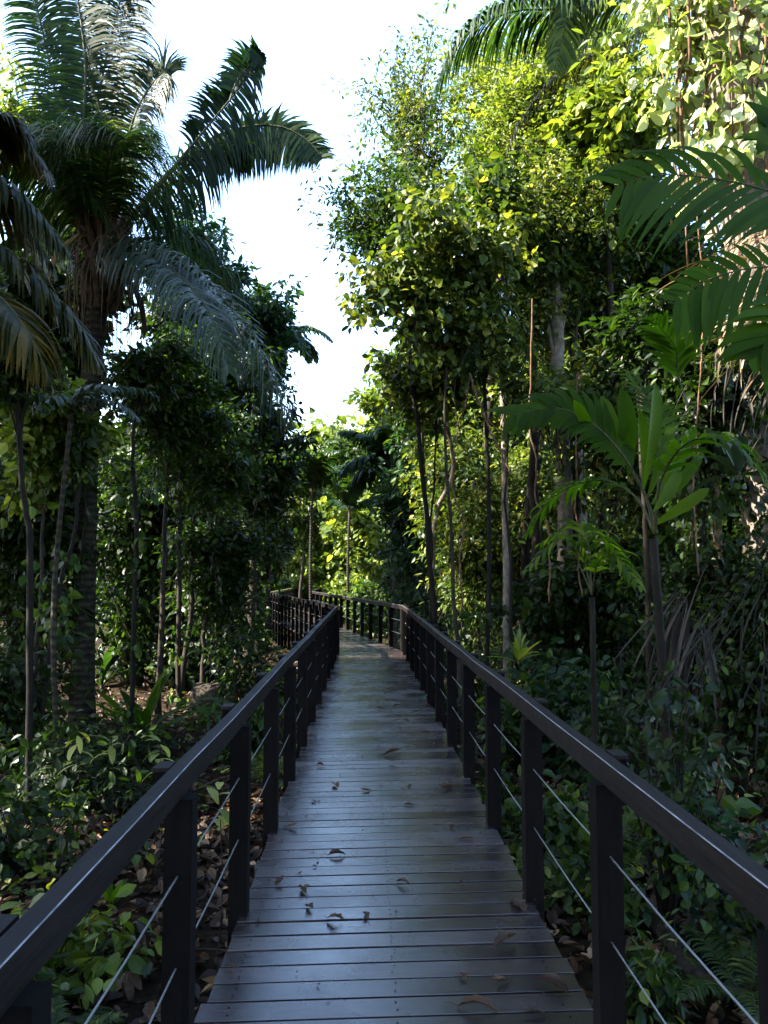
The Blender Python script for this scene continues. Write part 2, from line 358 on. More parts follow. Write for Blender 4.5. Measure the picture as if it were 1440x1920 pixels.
def bush(name, label, x, y, h, rx, leaf='oval', size=.1, lm='mid', seed=0, stems=9, per=26, group=None, cat='bush', z=None, droop=.35, lay=5):
    r = np.random.default_rng(seed); z0 = float(gz(x, y)) - .04 if z is None else z
    root = thing(name, label, cat, (x, y, z0), group); base = np.array((x, y, z0)); g = Geo(); nodes = []
    for i in range(stems):
        a = r.uniform(0, 6.28); q = rx * r.uniform(.2, 1); e = base + np.array((math.cos(a) * q, math.sin(a) * q, h * r.uniform(.55, 1)))
        p = bez([base + r.normal(size=3) * .04 * np.array((1, 1, 0)), (base + e) / 2 + np.array((math.cos(a), math.sin(a), 0)) * -.1 * rx + r.normal(size=3) * .05, e], 7)
        tube(p, np.linspace(.006 + .008 * h, .004, 7), 4, g=g)
        for k in range(lay): nodes.append(p[min(6, 2 + k)] + r.normal(size=3) * np.array((rx, rx, h)) * .12)
    g.build('stem', M['darkbark'], root)
    c = Geo(); clumps(c, nodes, per, max(rx, .2) * .22, size, leaf, r=r, droop=droop); c.build('foliage', M[lm], root)
    return root

# ================================================================== GROUND
def axis(a, b, fine, n1, n2):
    return np.unique(np.concatenate([np.linspace(a, -fine, n1), np.linspace(-fine, fine, n2), np.linspace(fine, b, n1)]))
xs = axis(-300, 300, 12, 24, 140); ys = axis(-300, 300, 24, 24, 220)
X, Y = np.meshgrid(xs, ys); r0 = np.random.default_rng(3)
Z = gz(X, Y) + r0.normal(size=X.shape) * .018 * (np.abs(X) < 12)
g = Geo(); nx = len(xs); i = (np.arange(len(ys) - 1)[:, None] * nx + np.arange(nx - 1)[None]).ravel()
g.add(np.stack([X, Y, Z], -1).reshape(-1, 3), np.stack([i, i + 1, i + 1 + nx, i + nx], -1), .5, smooth=True)
tag(g.build('ground', M['ground']), kind='structure')

# ================================================================== BOARDWALK
RH = .95
LE = np.array([(-.532, -2.6), (-.936, 17.1), (-4.2, 30.8), (-4.5, 47)])
RE = np.array([(.89, -2.6), (.39, 17.4), (-2.9, 32.8), (-3.2, 47)])
def edge(E, sgn, off, seg, t):
    a, b = E[seg], E[seg + 1]; p = a + (b - a) * t
    d = (b - a) / np.linalg.norm(b - a); nn = np.array((d[1], -d[0])) * sgn
    return p + nn * off
bw = thing('boardwalk', 'long dark wooden boardwalk with railings that runs ahead through the forest and bends left', 'boardwalk', (0, 0, 0))
for seg in range(3):
    g = Geo(); a0, a1, b0, b1 = LE[seg], LE[seg + 1], RE[seg], RE[seg + 1]
    Lm = (np.linalg.norm(a1 - a0) + np.linalg.norm(b1 - b0)) / 2; n = int(Lm / .142); r = np.random.default_rng(20 + seg)
    for k in range(n):
        t0, t1 = k / n, (k + 1) / n; gap = .0062 / Lm
        q0, q1 = t0 + gap * r.uniform(.8, 1.6), t1 - gap * r.uniform(.8, 1.6)
        ext0 = r.uniform(.0, .025); ext1 = r.uniform(.0, .025)
        pl0 = edge(LE, -1, ext0, seg, q0); pl1 = edge(LE, -1, ext0, seg, q1); pr0 = edge(RE, 1, ext1, seg, q0); pr1 = edge(RE, 1, ext1, seg, q1)
        zo = r.normal() * .0012; tl = r.normal() * .0008
        # eased edges: cross-section along the walking direction
        prof = [(0, -.036), (0, -.0008), (.006, 0), (.994, tl), (1, -.0008 + tl), (1, -.036)]
        V = []
        for A_, B_ in ((pl0, pl1), (pr0, pr1)):
            for u, z in prof: V.append((*(A_ + (B_ - A_) * u), z + zo))
        V = np.array(V); vv = r.uniform(0, 1)
        g.add(V, [(i, i + 1, i + 7, i + 6) for i in range(5)] + [(5, 0, 6, 11)], vv)
        g.add(V[:6], [(5, 4, 3, 2, 1, 0)], vv); g.add(V[6:], [(0, 1, 2, 3, 4, 5)], vv)
    sg = Geo(); sv = []
    for k in range(n):
        if seg > 0: break
        for q in (.06, .5, .94):
            for u in (.3, .7):
                c_ = (a0 + (a1 - a0) * ((k + u) / n)) * (1 - q) + (b0 + (b1 - b0) * ((k + u) / n)) * q + r.normal(size=2) * .003; an = np.arange(6) * 1.047
                sg.add(np.stack([c_[0] + .0045 * np.cos(an), c_[1] + .0045 * np.sin(an), np.full(6, .0022)], -1), [tuple(range(6))], .5)
    dk = g.build('deck', M['deck'], bw)
    if sg.n: tag(sg.build('deck_screws', M['post'], dk), kind='stuff')
    # joists under the boards
    for q in (.1, .9):
        A_ = a0 + (b0 - a0) * q; B_ = a1 + (b1 - a1) * q; dd = (B_ - A_) / np.linalg.norm(B_ - A_); nn = np.array((dd[1], -dd[0])) * .03
        V = [(*(p_ + o_), z) for p_ in (A_ + dd * .03, B_ - dd * .03) for o_ in (-nn, nn) for z in (-.2, -.0385)]
        Geo().add(np.array(V), [(0, 1, 3, 2), (4, 6, 7, 5), (0, 4, 5, 1), (2, 3, 7, 6), (1, 5, 7, 3), (0, 2, 6, 4)], .3).build('joist', M['post'], bw)
def obox(c, dvec, wd, ln, z0, z1, g=None, v=.5, ch=0):
    """upright box centred at c (xy), long axis dvec"""
    g = g or Geo(); d = np.array(dvec) / np.linalg.norm(dvec); nn = np.array((d[1], -d[0]))
    V = [(*(np.array(c) + d * ln / 2 * a + nn * wd / 2 * b_), z) for z in (z0, z1) for a in (-1, 1) for b_ in (-1, 1)]
    g.add(np.array(V), [(0, 2, 3, 1), (4, 5, 7, 6), (0, 1, 5, 4), (2, 6, 7, 3), (0, 4, 6, 2), (1, 3, 7, 5)], v); return g
rr_ = np.random.default_rng(77)
for E, sgn, starts, side in ((LE, -1, (1.5, 1.27), 'left'), (RE, 1, (1.7, 1.25), 'right')):
    for seg in range(3):
        a, b_ = E[seg], E[seg + 1]; Ls = np.linalg.norm(b_ - a); d = (b_ - a) / Ls
        nn = np.array((d[1], -d[0])) * sgn
        # handrail: plank on edge with eased top, slightly wavy, following the edge
        n = 26; ts = np.linspace(0, 1, n); wob = rr_.normal(size=n) * .0018
        sh_ = .035 if side == 'left' else .024
        prof = [(-.03 + sh_, RH - .082), (-.03 + sh_, RH - .0026), (-.0276 + sh_, RH), (.018 + sh_, RH), (.022 + sh_, RH - .004), (.022 + sh_, RH - .082)]
        V = []
        for k, t in enumerate(ts):
            p_ = a + (b_ - a) * t; tt = 0
            if seg > 0 and k == 0: off_n = None
            for u, z in prof:
                o2 = p_ + nn * (u + wob[k])
                # mitre at the bends
                if k in (0, n - 1):
                    if (k == 0 and seg > 0) or (k == n - 1 and seg < 2):
                        j = seg if k == 0 else seg + 1
                        d2 = (E[j] - E[j - 1]); d2 = d2 / np.linalg.norm(d2); d3 = E[j + 1] - E[j]; d3 = d3 / np.linalg.norm(d3)
                        n2 = np.array((d2[1], -d2[0])) * sgn + np.array((d3[1], -d3[0])) * sgn; n2 /= np.linalg.norm(n2); n2 /= n2 @ nn
                        o2 = p_ + n2 * u
                V.append((*o2, z + (wob[k] * .6)))
        V = np.array(V); F = []
        for k in range(n - 1):
            for q in range(6): F.append((k * 6 + q, k * 6 + (q + 1) % 6, (k + 1) * 6 + (q + 1) % 6, (k + 1) * 6 + q))
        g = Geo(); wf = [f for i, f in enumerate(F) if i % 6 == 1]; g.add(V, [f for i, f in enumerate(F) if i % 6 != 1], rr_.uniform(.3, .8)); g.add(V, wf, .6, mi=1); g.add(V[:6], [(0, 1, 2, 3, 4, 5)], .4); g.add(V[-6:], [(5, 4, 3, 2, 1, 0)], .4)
        hr = g.build('handrail', [M['moss' if (seg == 2 and side == 'left') else 'rail'], M['rail_glint']], bw)
        if seg == 2 and side == 'left': hr['label'] = 'mossy yellow-green handrail beyond the far bend'
        # posts
        y0, st = starts; dist = []
        if seg == 0: dist = [(y0 - st * 2 + st * k - a[1]) / d[1] for k in range(-1, 16)]
        else: dist = list(np.arange(.05, Ls - .5, .9 if (seg == 1 and side == 'left') else 1.15))
        dist = [q for q in dist if .2 < q < Ls - .25 or (seg > 0 and q < Ls - .25)]
        if seg == 0: dist.append(Ls - .08)
        for q in dist:
            q = q + (rr_.normal() * .012 if q > .2 else 0); c = a + d * q
            ci = c + nn * .012
            g = obox(ci, d, .088, .088, float(gz(ci[0], ci[1])) - .35, RH - .0825, v=rr_.random())
            po = g.build('post', M['post'], hr)
            # short block bolted outside the rail with its thin capping board
            co = c + nn * (.0485 + sh_) + d * .07
            obox(co, d, .050, .085, RH - .17, RH - .012, v=rr_.random()).build('rail_block', M['post'], hr)
            obox(co + nn * .003, d, .054, .10, RH - .0118, RH + .002, v=rr_.random()).build('block_cap', M['rail'], hr)
        for hz in (.63, .35):
            A_ = a + nn * .012; B_ = b_ + nn * .012; pts = []
            ks = [0] + [q / Ls for q in dist] + [1]
            for k in range(len(ks) - 1):
                for f_ in (0, .5):
                    t = ks[k] + (ks[k + 1] - ks[k]) * f_; pts.append((*(A_ + (B_ - A_) * t), hz - (.006 if f_ else 0)))
            pts.append((*B_, hz)); tube(pts, .0032, 6).build('cable', M['steel'], hr)

# ================================================================== DEAD LEAVES ON THE DECK
deck_leaves = [
 (570,1672,.10,'curled grey-brown dead leaf standing up on the deck, left of centre near front'),
 (757,1660,.10,'curled brown dead leaf with raised stalk, right of centre near the deck front'),
 (630,1476,.12,'dark curled dead leaf on the left half, level with the long red-brown one'),
 (838,1480,.14,'long dark red-brown dead leaf near the right edge of the deck'),
 (735,1418,.16,'large reddish dead leaf lying in the middle of the deck'),
 (735,1440,.08,'small dark dead leaf just below the large reddish leaf'),
 (768,1478,.07,'small dark curled leaf right of the middle of the deck'),
 (690,1272,.11,'dark twisted dead leaf far along the deck, left of its middle'),
 (972,1700,.16,'broad black dead leaf by the foot of a right-hand railing post'),
 (988,1684,.10,'pale grey dead leaf beside the broad black leaf'),
 (948,1772,.14,'tan dead leaf with a long stalk on the right side near the front'),
 (895,1896,.16,'large tan dead leaf at the bottom edge of the deck'),
 (1038,1856,.14,'pale silvery dead leaf by the right edge at the front'),
 (1003,1908,.09,'small pinkish tan leaf at the bottom right of the deck'),
 (628,1727,.09,'flat brown leaf left of centre in the foreground boards'),
 (687,1719,.07,'narrow dark leaf lying along the boards in the foreground'),
 (875,1575,.10,'thin brown leaf on the right half of the deck, midway along'),
 (848,1556,.09,'small reddish leaf above the thin brown leaf on the right half'),
 (525,1658,.08,'little brown leaf beside the left-hand edge of the deck'),
 (430,1817,.06,'small yellowish leaf at the left front edge of the deck'),
 (580,1706,.07,'pale brown flat leaf beneath the curled grey-brown leaf'),
 (766,1511,.08,'small red-brown leaf in the middle distance, right of centre'),
 (868,1834,.06,'tiny grey leaf on the right side of the front boards'),
 (938,1846,.09,'small tan curled leaf between two larger pale leaves'),
 (632,1605,.11,'pale leaf skeleton stuck to the boards left of centre'),
 (548,1552,.08,'small brown leaf near the left edge, midway along the deck'),
 (590,1505,.07,'light brown leaf close to the left-hand posts'),
 (685,1484,.08,'flat pale leaf left of the small dark curled leaf'),
 (600,1437,.07,'tiny tan leaf on the left half beyond the curled ones'),
 (725,1302,.10,'thin tan leaf where sun streaks cross the deck'),
 (655,1245,.10,'dark leaf on the far stretch, left of the deck middle'),
 (712,1330,.11,'brown leaf in the middle of the far stretch of deck'),
 (745,1326,.11,'reddish leaf right of the middle of the far stretch'),
 (762,1355,.08,'small leaf close to the right-hand posts in the distance'),
 (688,1198,.12,'dark leaf beyond the bend, beside the right railing'),
 (672,1222,.10,'small dark leaf at the start of the bend'),
]
DR = np.random.default_rng(5)
for px, py, sz, lab in deck_leaves:
    d = EYE * FPX / (py - 1078); d = max(d, 2.0); c = P(px, py, d); loc = np.array((c[0], c[1], .004))
    # ground intersection at z=0
    for _ in range(6):
        c = P(px, py, d); d += (c[2] - .0) * FPX / max(py - 1078, 30)
    loc = np.array((P(px, py, d)[0], d, .006)); a = DR.uniform(0, 6.28)
    sz *= 1.08; L_, wd, cu = sz * .85, sz * DR.uniform(.16, .3), DR.uniform(.5, 1.3)
    n = 8; t = np.linspace(0, 1, n); pr = np.interp(t, [0, .15, .45, .8, 1], [.05, .7, 1, .6, .02]) * wd
    ax = np.array((math.cos(a), math.sin(a), 0)); sdv = np.array((-math.sin(a), math.cos(a), 0)); V = []
    lift = np.sin(t * 3.1) * sz * DR.uniform(.02, .16) + t ** 3 * sz * DR.uniform(0, .35)
    edge_n = DR.normal(size=(n, 2)) * .006
    for k in range(n):
        for j, q in enumerate((-1, -.5, 0, .5, 1)):
            zz = lift[k] + (abs(q) ** 1.5) * pr[k] * cu * .8
            V.append(loc + ax * (t[k] - .5) * L_ + sdv * (q * pr[k] * (1 - .25 * cu * abs(q)) + (edge_n[k, 0] if abs(q) == 1 else 0)) + UP * zz)
    F = [(k * 5 + j, k * 5 + j + 1, k * 5 + j + 6, k * 5 + j + 5) for k in range(n - 1) for j in range(4)]
    g = Geo(); g.add(np.array(V), F, DR.uniform(.1, 1), smooth=True); st = loc - ax * .5 * L_
    tube([st + UP * lift[0], st - ax * L_ * .18 + UP * (.004 + sz * .05), st - ax * L_ * .34 + UP * .004], [.0018, .0014, .001], 4, v=.4, g=g)
    o = g.build('dead_leaf', M['deadleaf'], origin=loc); tag(o, lab, 'dead leaf', 'dead leaves on the deck')

rq = np.random.default_rng(15); yy = rq.uniform(1.6, 26, 520); tt_ = rq.beta(.5, .5, 520)
xl = np.interp(yy, [-2.6, 17.1, 30.8], LE[:3, 0]) + .03; xr = np.interp(yy, [-2.6, 17.4, 32.8], RE[:3, 0]) - .03
pq = np.stack([xl + (xr - xl) * tt_, yy, np.full(520, .005)], -1); dq = rq.normal(size=pq.shape); dq[:, 2] = .03; nq = rq.normal(size=pq.shape) * .12; nq[:, 2] += 1
tag(scatter(Geo(), 'dead', pq, dq, nq, rq.uniform(.008, .032, 520), rq.uniform(0, 1, 520)).build('leaf_crumbs', M['deadleaf'], origin=(0, 5, 0)), kind='stuff')
# ================================================================== LEAF LITTER, GROUND COVER (stuff)
r = np.random.default_rng(9)
N_ = 40000; x = np.concatenate([r.uniform(-6.5, 6.5, N_ // 2), r.uniform(-11, 9, N_ // 2)]); y = np.concatenate([r.uniform(.3, 9, N_ // 2), r.uniform(1, 24, N_ // 2)])
pos = np.stack([x, y, gz(x, y) + r.uniform(.0, .035, len(x))], -1)
dd = r.normal(size=pos.shape); dd[:, 2] *= .25; nn_ = r.normal(size=pos.shape) * .35; nn_[:, 2] += 1
g = scatter(Geo(), 'dead', pos, dd, nn_, r.uniform(.05, .15, len(x)), r.uniform(0, 1, len(x)) ** 1.4)
tag(g.build('leaf_litter', M['deadleaf'], origin=(0, 5, -.7)), kind='stuff')
g = Geo(); nodes = []
for _ in range(1700):
    xx = r.uniform(-13, 12)
    if xx > 0 and r.random() < .35: continue
    xx = xx; yy = r.uniform(.6, 34) if r.random() < .5 else r.uniform(.6, 14)
    ex = np.interp(yy, [0, 17.2, 31, 47], [0, -.3, -3.6, -3.8]);
    if abs(xx - ex) < 1.15: continue
    if r.random() > .25 + .75 * (math.sin(xx * 1.3 + yy * .8) * .5 + .5): continue
    nodes.append((xx, yy, float(gz(xx, yy)) + r.uniform(.06, .34)))
nodes = [q for q in nodes if q[1] > 5 or r.random() < .45]
clumps(g, nodes, 9, .10, .07, 'broad', r=r, flat=.45, droop=.15)
tag(g.build('ground_cover', M['olive'], origin=(0, 5, -.7)), kind='stuff')
g = Geo(); nodes2 = [n_ for n_ in nodes if r.random() < .5]
clumps(g, np.array(nodes2) + (.15, .1, .05), 9, .12, .09, 'lance', r=r, flat=.6, droop=.1)
tag(g.build('undergrowth', M['dark'], origin=(0, 5, -.7)), kind='stuff')
# twigs
g = Geo()
for _ in range(420):
    xx = r.uniform(-7, 7); yy = r.uniform(1.5, 15)
    if abs(xx) < .95: continue
    a = r.uniform(0, 6.28); l = r.uniform(.2, .9); z = float(gz(xx, yy)) + .03
    tube(bez([(xx, yy, z), (xx + math.cos(a) * l / 2, yy + math.sin(a) * l / 2, z + r.uniform(.01, .12)), (xx + math.cos(a) * l, yy + math.sin(a) * l, z + .01)], 5), np.linspace(.008, .003, 5), 4, g=g)
tag(g.build('fallen_twigs', M['bark'], origin=(0, 5, -.7)), kind='stuff')

# ================================================================== LEFT: THE BIG PALM
D = 12.0
base = P(158, 1200, D); base[2] = float(gz(base[0], base[1])) - .1
palm = thing('tall_palm', 'tall feather palm with a ringed grey trunk and huge drooping fronds, left of the boardwalk', 'palm tree', base)
tp = bez([base, P(160, 1000, D), P(166, 800, D), P(176, 640, D), P(190, 520, D)], 22)
tube(tp, np.interp(np.linspace(0, 1, 22), [0, .08, .5, 1], [.21, .165, .15, .15]), 16).build('trunk', M['ring'], palm)
head = P(192, 470, D)
g = Geo(); r = np.random.default_rng(31)
for k in range(46):      # old leaf bases round the head
    a = k * 2.4; z = (k / 46) * 1.35; b0 = head + np.array((math.cos(a) * .16, math.sin(a) * .16, -.95 + z)); o = np.array((math.cos(a), math.sin(a), 0))
    l = r.uniform(.3, .75)
    tube(bez([b0, b0 + o * .14 + UP * l * .5, b0 + o * .26 + UP * l], 5), np.array([.06, .055, .045, .035, .02]) , 6, g=g)
g.build('leaf_bases', M['boot'], palm)
g = Geo()
for k in range(70):      # hanging fibres and old flower stalks
    a = r.uniform(0, 6.28); b0 = head + np.array((math.cos(a) * .25, math.sin(a) * .25, r.uniform(-.5, .35))); o = np.array((math.cos(a), math.sin(a), 0))
    l = r.uniform(.5, 1.5)
    tube(bez([b0, b0 + o * .22 - UP * l * .3, b0 + o * r.uniform(.1, .3) - UP * l], 7), np.linspace(.014, .004, 7), 4, g=g)
g.build('hanging_fibres', M['straw'], palm)
g = Geo(); strap(g, P(228, 500, D - .3), 1.2, -1.1, 1.15, .5, .09, .6, fold=.9); g.build('spathe', M['greydry'], palm)
g = Geo(); strap(g, P(150, 440, D - .3), 4.2, -.9, .9, .6, .11, .9, fold=.9); g.build('spathe', M['straw'], palm)
def pf(pts, L, seed, lm='palm', par=palm, lab=None, **k):
    pth = [P(x_, y_, d_) for x_, y_, d_ in pts]; build_frond(par, frond(pth, L, seed=seed, **k), lm, lab)
# upright central fronds, leaflets seen broadside
pf([(185, 450, D), (172, 300, D + .3), (190, 150, D + .5), (225, 0, D + .6), (262, -160, D + .4)], 1.0, 1, hint=(0, -1, .1), nl=230, w=.0175, grav=1.5, fan=.35, v=.3, r0=.05)
pf([(175, 450, D), (125, 300, D + .6), (95, 130, D + .8), (62, -10, D + .7), (20, -120, D + .5)], .75, 2, hint=(0, -1, .1), nl=200, w=.015, grav=1.3, fan=.5, v=.45, r0=.045)
pf([(170, 450, D), (155, 280, D - .2), (160, 120, D - .3), (140, -40, D - .2), (120, -170, D)], .9, 3, hint=(0, -1, 0), nl=220, w=.017, grav=1.5, fan=.3, v=.4, r0=.045)
pf([(205, 440, D), (228, 320, D), (255, 210, D - .1), (300, 140, D - .2), (322, 140, D - .2)], .9, 4, hint=(-.3, -1, .3), nl=170, w=.014, grav=2.2, fan=.3, v=.5, r0=.045)
pf([(180, 460, D), (135, 380, D - .4), (60, 290, D - .8), (5, 250, D - 1), (-60, 260, D - 1.2)], 1.25, 5, nl=190, w=.015, grav=2.6, fan=.3, v=.55, r0=.045)
pf([(185, 460, D), (150, 360, D + .6), (95, 290, D + 1.3), (30, 240, D + 1.8), (-30, 230, D + 2)], 1.25, 6, nl=190, w=.015, grav=2.4, fan=.3, v=.85, r0=.04)
pf([(195, 450, D), (200, 330, D - .9), (215, 270, D - 1.7), (235, 260, D - 2.3)], 1.25, 7, nl=170, w=.014, lift=.8, jit=.22, grav=3.4, fan=.2, v=.55, r0=.04)
pf([(190, 450, D), (170, 330, D - .8), (140, 260, D - 1.5), (110, 270, D - 2.1)], 1.25, 8, nl=170, w=.014, lift=.8, jit=.22, grav=3.4, fan=.2, v=.75, r0=.04)
pf([(195, 450, D), (215, 340, D + .9), (245, 280, D + 1.8), (290, 260, D + 2.4)], 1.25, 9, nl=170, w=.014, lift=.8, jit=.22, grav=3.4, fan=.2, v=.5, r0=.04)
pf([(190, 455, D), (195, 350, D + 1.2), (185, 270, D + 2.4), (160, 250, D + 3.2)], 1.25, 10, nl=170, w=.014, lift=.8, jit=.22, grav=3.4, fan=.2, v=.7, r0=.04)
# the two fronds on the right against the sky: one snapped, one arching behind it
pf([(210, 455, D), (270, 380, D - .1), (345, 290, D - .2), (420, 200, D - .2), (488, 118, D - .2)], 1.05, 11, hint=(.6, -1, 0), nl=125, w=.0195, jit=.16, grav=2.6, fan=-.1, lift=.1, v=.12, r0=.05, side=(1, 0), tipf=.15, vr=.08, lab='dark frond snapped near its tip against the sky', start=.2)
pf([(210, 455, D), (270, 380, D), (345, 290, D), (425, 195, D), (480, 128, D)], .55, 17, hint=(0, -1, 0), jit=.2, nl=70, w=.026, grav=.9, fan=.3, v=.05, r0=.03, side=(0, 1), tipf=.9, vr=.08, start=.55)
pf([(430, 190, D - .25), (445, 150, D - .2), (470, 122, D - .2), (492, 112, D - .2), (470, 90, D - .3)], .4, 12, hint=(0, -1, 0), nl=30, w=.034, grav=1.0, fan=.1, v=.05, r0=.018, side=(.3, 1), tipf=.7, vr=.08)
arch_ = [(215, 450, D), (290, 350, D + .4), (380, 270, D + .8), (450, 240, D + 1), (520, 236, D + 1.1), (575, 262, D + 1.1), (606, 298, D + 1.1)]
pf(arch_, .98, 13, hint=(.1, -1, 0), nl=230, w=.0175, grav=2.0, fan=.0, lift=.1, v=.35, r0=.045, start=.28, tipf=.2, side=(1, 0))
pf(arch_, .5, 18, hint=(0, -1, .2), jit=.18, nl=70, w=.026, grav=.9, fan=.5, lift=.1, v=.6, r0=.03, start=.5, tipf=.5, side=(0, 1))
pf([(215, 450, D), (280, 370, D + .3), (350, 300, D + .5), (430, 265, D + .6), (470, 290, D + .7)], 1.0, 19, nl=110, w=.018, jit=.2, grav=3.2, fan=.1, v=.3, r0=.03)
# drooping grey fronds to the right
pf([(200, 480, D), (250, 462, D - .3), (330, 482, D - .6), (410, 550, D - .8), (485, 660, D - .9), (545, 790, D - .9)], 1.3, 14, lm='palmgrey', nl=150, w=.016, jit=.2, grav=3.4, fan=.1, v=.5, r0=.045, lift=.2, tipf=.3)
pf([(200, 480, D), (255, 450, D + .4), (330, 450, D + .9), (400, 500, D + 1.3), (440, 580, D + 1.5)], 1.3, 15, nl=130, w=.016, jit=.2, grav=3.4, fan=.1, v=.45, r0=.045)
pf([(205, 485, D), (270, 480, D - .9), (340, 520, D - 1.5), (400, 600, D - 1.9), (430, 700, D - 2)], 1.1, 16, nl=120, lm='palmgrey', w=.016, grav=3.2, fan=.3, v=.35, r0=.04)

# ================================================================== LEFT: near palm with brown fronds (crown just outside the frame)
D2 = 6.0; hb = P(-190, 520, D2); base2 = np.array((hb[0] - .1, D2 + .1, float(gz(hb[0], D2)) - .1))
bp = thing('browning_palm', 'palm at the left edge whose broad fronds are turning brown and yellow', 'palm tree', base2)
tube(bez([base2, (base2 + hb) / 2 + (.05, 0, 0), hb], 12), np.linspace(.12, .09, 12), 12).build('trunk', M['ring'], bp)
for k, (pts, L, gv, v_, lm_) in enumerate([
 ([(-190, 500, D2), (-110, 380, D2), (-20, 340, D2), (60, 385, D2), (125, 470, D2)], .6, 2.2, .35, 'palmbrown'),
 ([(-190, 510, D2), (-120, 300, D2 + .3), (-40, 235, D2 + .4), (30, 250, D2 + .5), (85, 310, D2 + .5)], .55, 1.6, .55, 'palmbrown'),
 ([(-190, 530, D2), (-90, 450, D2 - .2), (0, 460, D2 - .3), (80, 530, D2 - .3), (150, 610, D2 - .3), (185, 680, D2 - .3)], .55, 1.8, .45, 'palmbrown'),
 ([(-190, 540, D2), (-90, 520, D2 - .5), (-10, 550, D2 - .8), (50, 620, D2 - .9), (90, 700, D2 - .9)], .55, 1.8, .7, 'palmbrown'),
 ([(-190, 520, D2), (-130, 400, D2 + .5), (-50, 360, D2 + .9), (30, 400, D2 + 1.1), (100, 500, D2 + 1.2)], .6, 2.4, .2, 'palmbrown'),
 ([(-190, 520, D2), (-250, 300, D2), (-330, 240, D2), (-420, 330, D2)], .42, 2.0, .5, 'palmbrown'),
 ([(-190, 520, D2), (-170, 330, D2 - 1), (-150, 300, D2 - 1.6), (-160, 420, D2 - 2.0)], .42, 2.0, .3, 'palmbrown')]):
    build_frond(bp, frond([P(*q) for q in pts], L, seed=40 + k, nl=95, w=.020, grav=gv, fan=.75, v=v_, r0=.022, lift=.1), lm_)

def dead_hang(root_loc, name, label, n, l, spread, lm='straw', seed=0, w=.02, az=None, el=(-1.1, .1), bend=(.3, 1.2)):
    r = np.random.default_rng(seed); root = thing(name, label, 'dry fronds', root_loc); 
    for k in range(3):
        g = Geo(); b0 = np.array(root_loc) + r.normal(size=3) * .1
        for _ in range(n // 3):
            a = r.uniform(0, 6.28) if az is None else r.normal() * .7 + az
            strap(g, b0 + r.normal(size=3) * spread * .4, a, r.uniform(*el), l * r.uniform(.5, 1.1), r.uniform(*bend), w * r.uniform(.6, 1.4), r.uniform(0, 1), n=8, fold=.6)
        g.build('dry_frond', M[lm], root)
    return root

# ================================================================== FOREST: LEFT SIDE TREES
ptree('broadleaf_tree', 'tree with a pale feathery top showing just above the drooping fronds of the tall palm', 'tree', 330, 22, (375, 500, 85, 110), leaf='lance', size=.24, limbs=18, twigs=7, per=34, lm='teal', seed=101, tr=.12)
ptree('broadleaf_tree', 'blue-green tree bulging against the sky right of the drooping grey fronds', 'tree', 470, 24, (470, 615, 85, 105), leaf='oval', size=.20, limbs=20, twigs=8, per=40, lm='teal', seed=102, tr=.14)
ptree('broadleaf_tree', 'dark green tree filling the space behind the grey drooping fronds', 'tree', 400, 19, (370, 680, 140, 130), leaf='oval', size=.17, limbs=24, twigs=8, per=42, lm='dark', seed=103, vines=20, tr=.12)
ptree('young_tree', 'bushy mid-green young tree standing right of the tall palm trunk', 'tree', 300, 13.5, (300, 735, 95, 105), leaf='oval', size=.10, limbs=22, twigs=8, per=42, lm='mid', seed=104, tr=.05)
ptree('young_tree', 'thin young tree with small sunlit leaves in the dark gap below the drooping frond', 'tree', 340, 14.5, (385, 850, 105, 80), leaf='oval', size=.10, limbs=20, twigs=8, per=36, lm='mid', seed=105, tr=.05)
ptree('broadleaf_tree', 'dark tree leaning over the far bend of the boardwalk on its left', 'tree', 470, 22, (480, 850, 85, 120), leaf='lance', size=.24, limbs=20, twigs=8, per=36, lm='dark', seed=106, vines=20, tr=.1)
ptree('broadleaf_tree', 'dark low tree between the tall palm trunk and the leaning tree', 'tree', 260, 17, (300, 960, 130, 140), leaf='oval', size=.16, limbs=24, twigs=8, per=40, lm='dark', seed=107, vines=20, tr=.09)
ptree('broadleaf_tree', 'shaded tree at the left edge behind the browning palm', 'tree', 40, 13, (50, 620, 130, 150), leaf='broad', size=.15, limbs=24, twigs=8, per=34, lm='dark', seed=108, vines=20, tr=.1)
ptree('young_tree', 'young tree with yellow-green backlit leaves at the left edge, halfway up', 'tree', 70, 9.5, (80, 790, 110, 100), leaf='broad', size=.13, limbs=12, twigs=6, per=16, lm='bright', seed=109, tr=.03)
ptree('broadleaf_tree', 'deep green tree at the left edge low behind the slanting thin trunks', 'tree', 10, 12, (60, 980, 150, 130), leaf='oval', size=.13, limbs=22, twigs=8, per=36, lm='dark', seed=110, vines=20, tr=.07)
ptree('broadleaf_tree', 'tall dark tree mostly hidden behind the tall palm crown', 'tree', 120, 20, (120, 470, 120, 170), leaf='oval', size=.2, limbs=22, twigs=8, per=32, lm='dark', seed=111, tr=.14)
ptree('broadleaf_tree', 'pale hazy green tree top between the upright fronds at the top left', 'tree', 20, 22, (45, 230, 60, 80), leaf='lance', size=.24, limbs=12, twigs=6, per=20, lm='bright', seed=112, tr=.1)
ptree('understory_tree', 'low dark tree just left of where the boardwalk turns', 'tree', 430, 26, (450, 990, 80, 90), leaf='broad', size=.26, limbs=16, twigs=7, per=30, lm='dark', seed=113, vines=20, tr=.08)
ptree('understory_tree', 'dark thicket tree low in the middle of the left side', 'tree', 380, 15, (400, 1040, 90, 90), leaf='oval', size=.12, limbs=18, twigs=7, per=36, lm='dark', seed=114, vines=20, tr=.05)

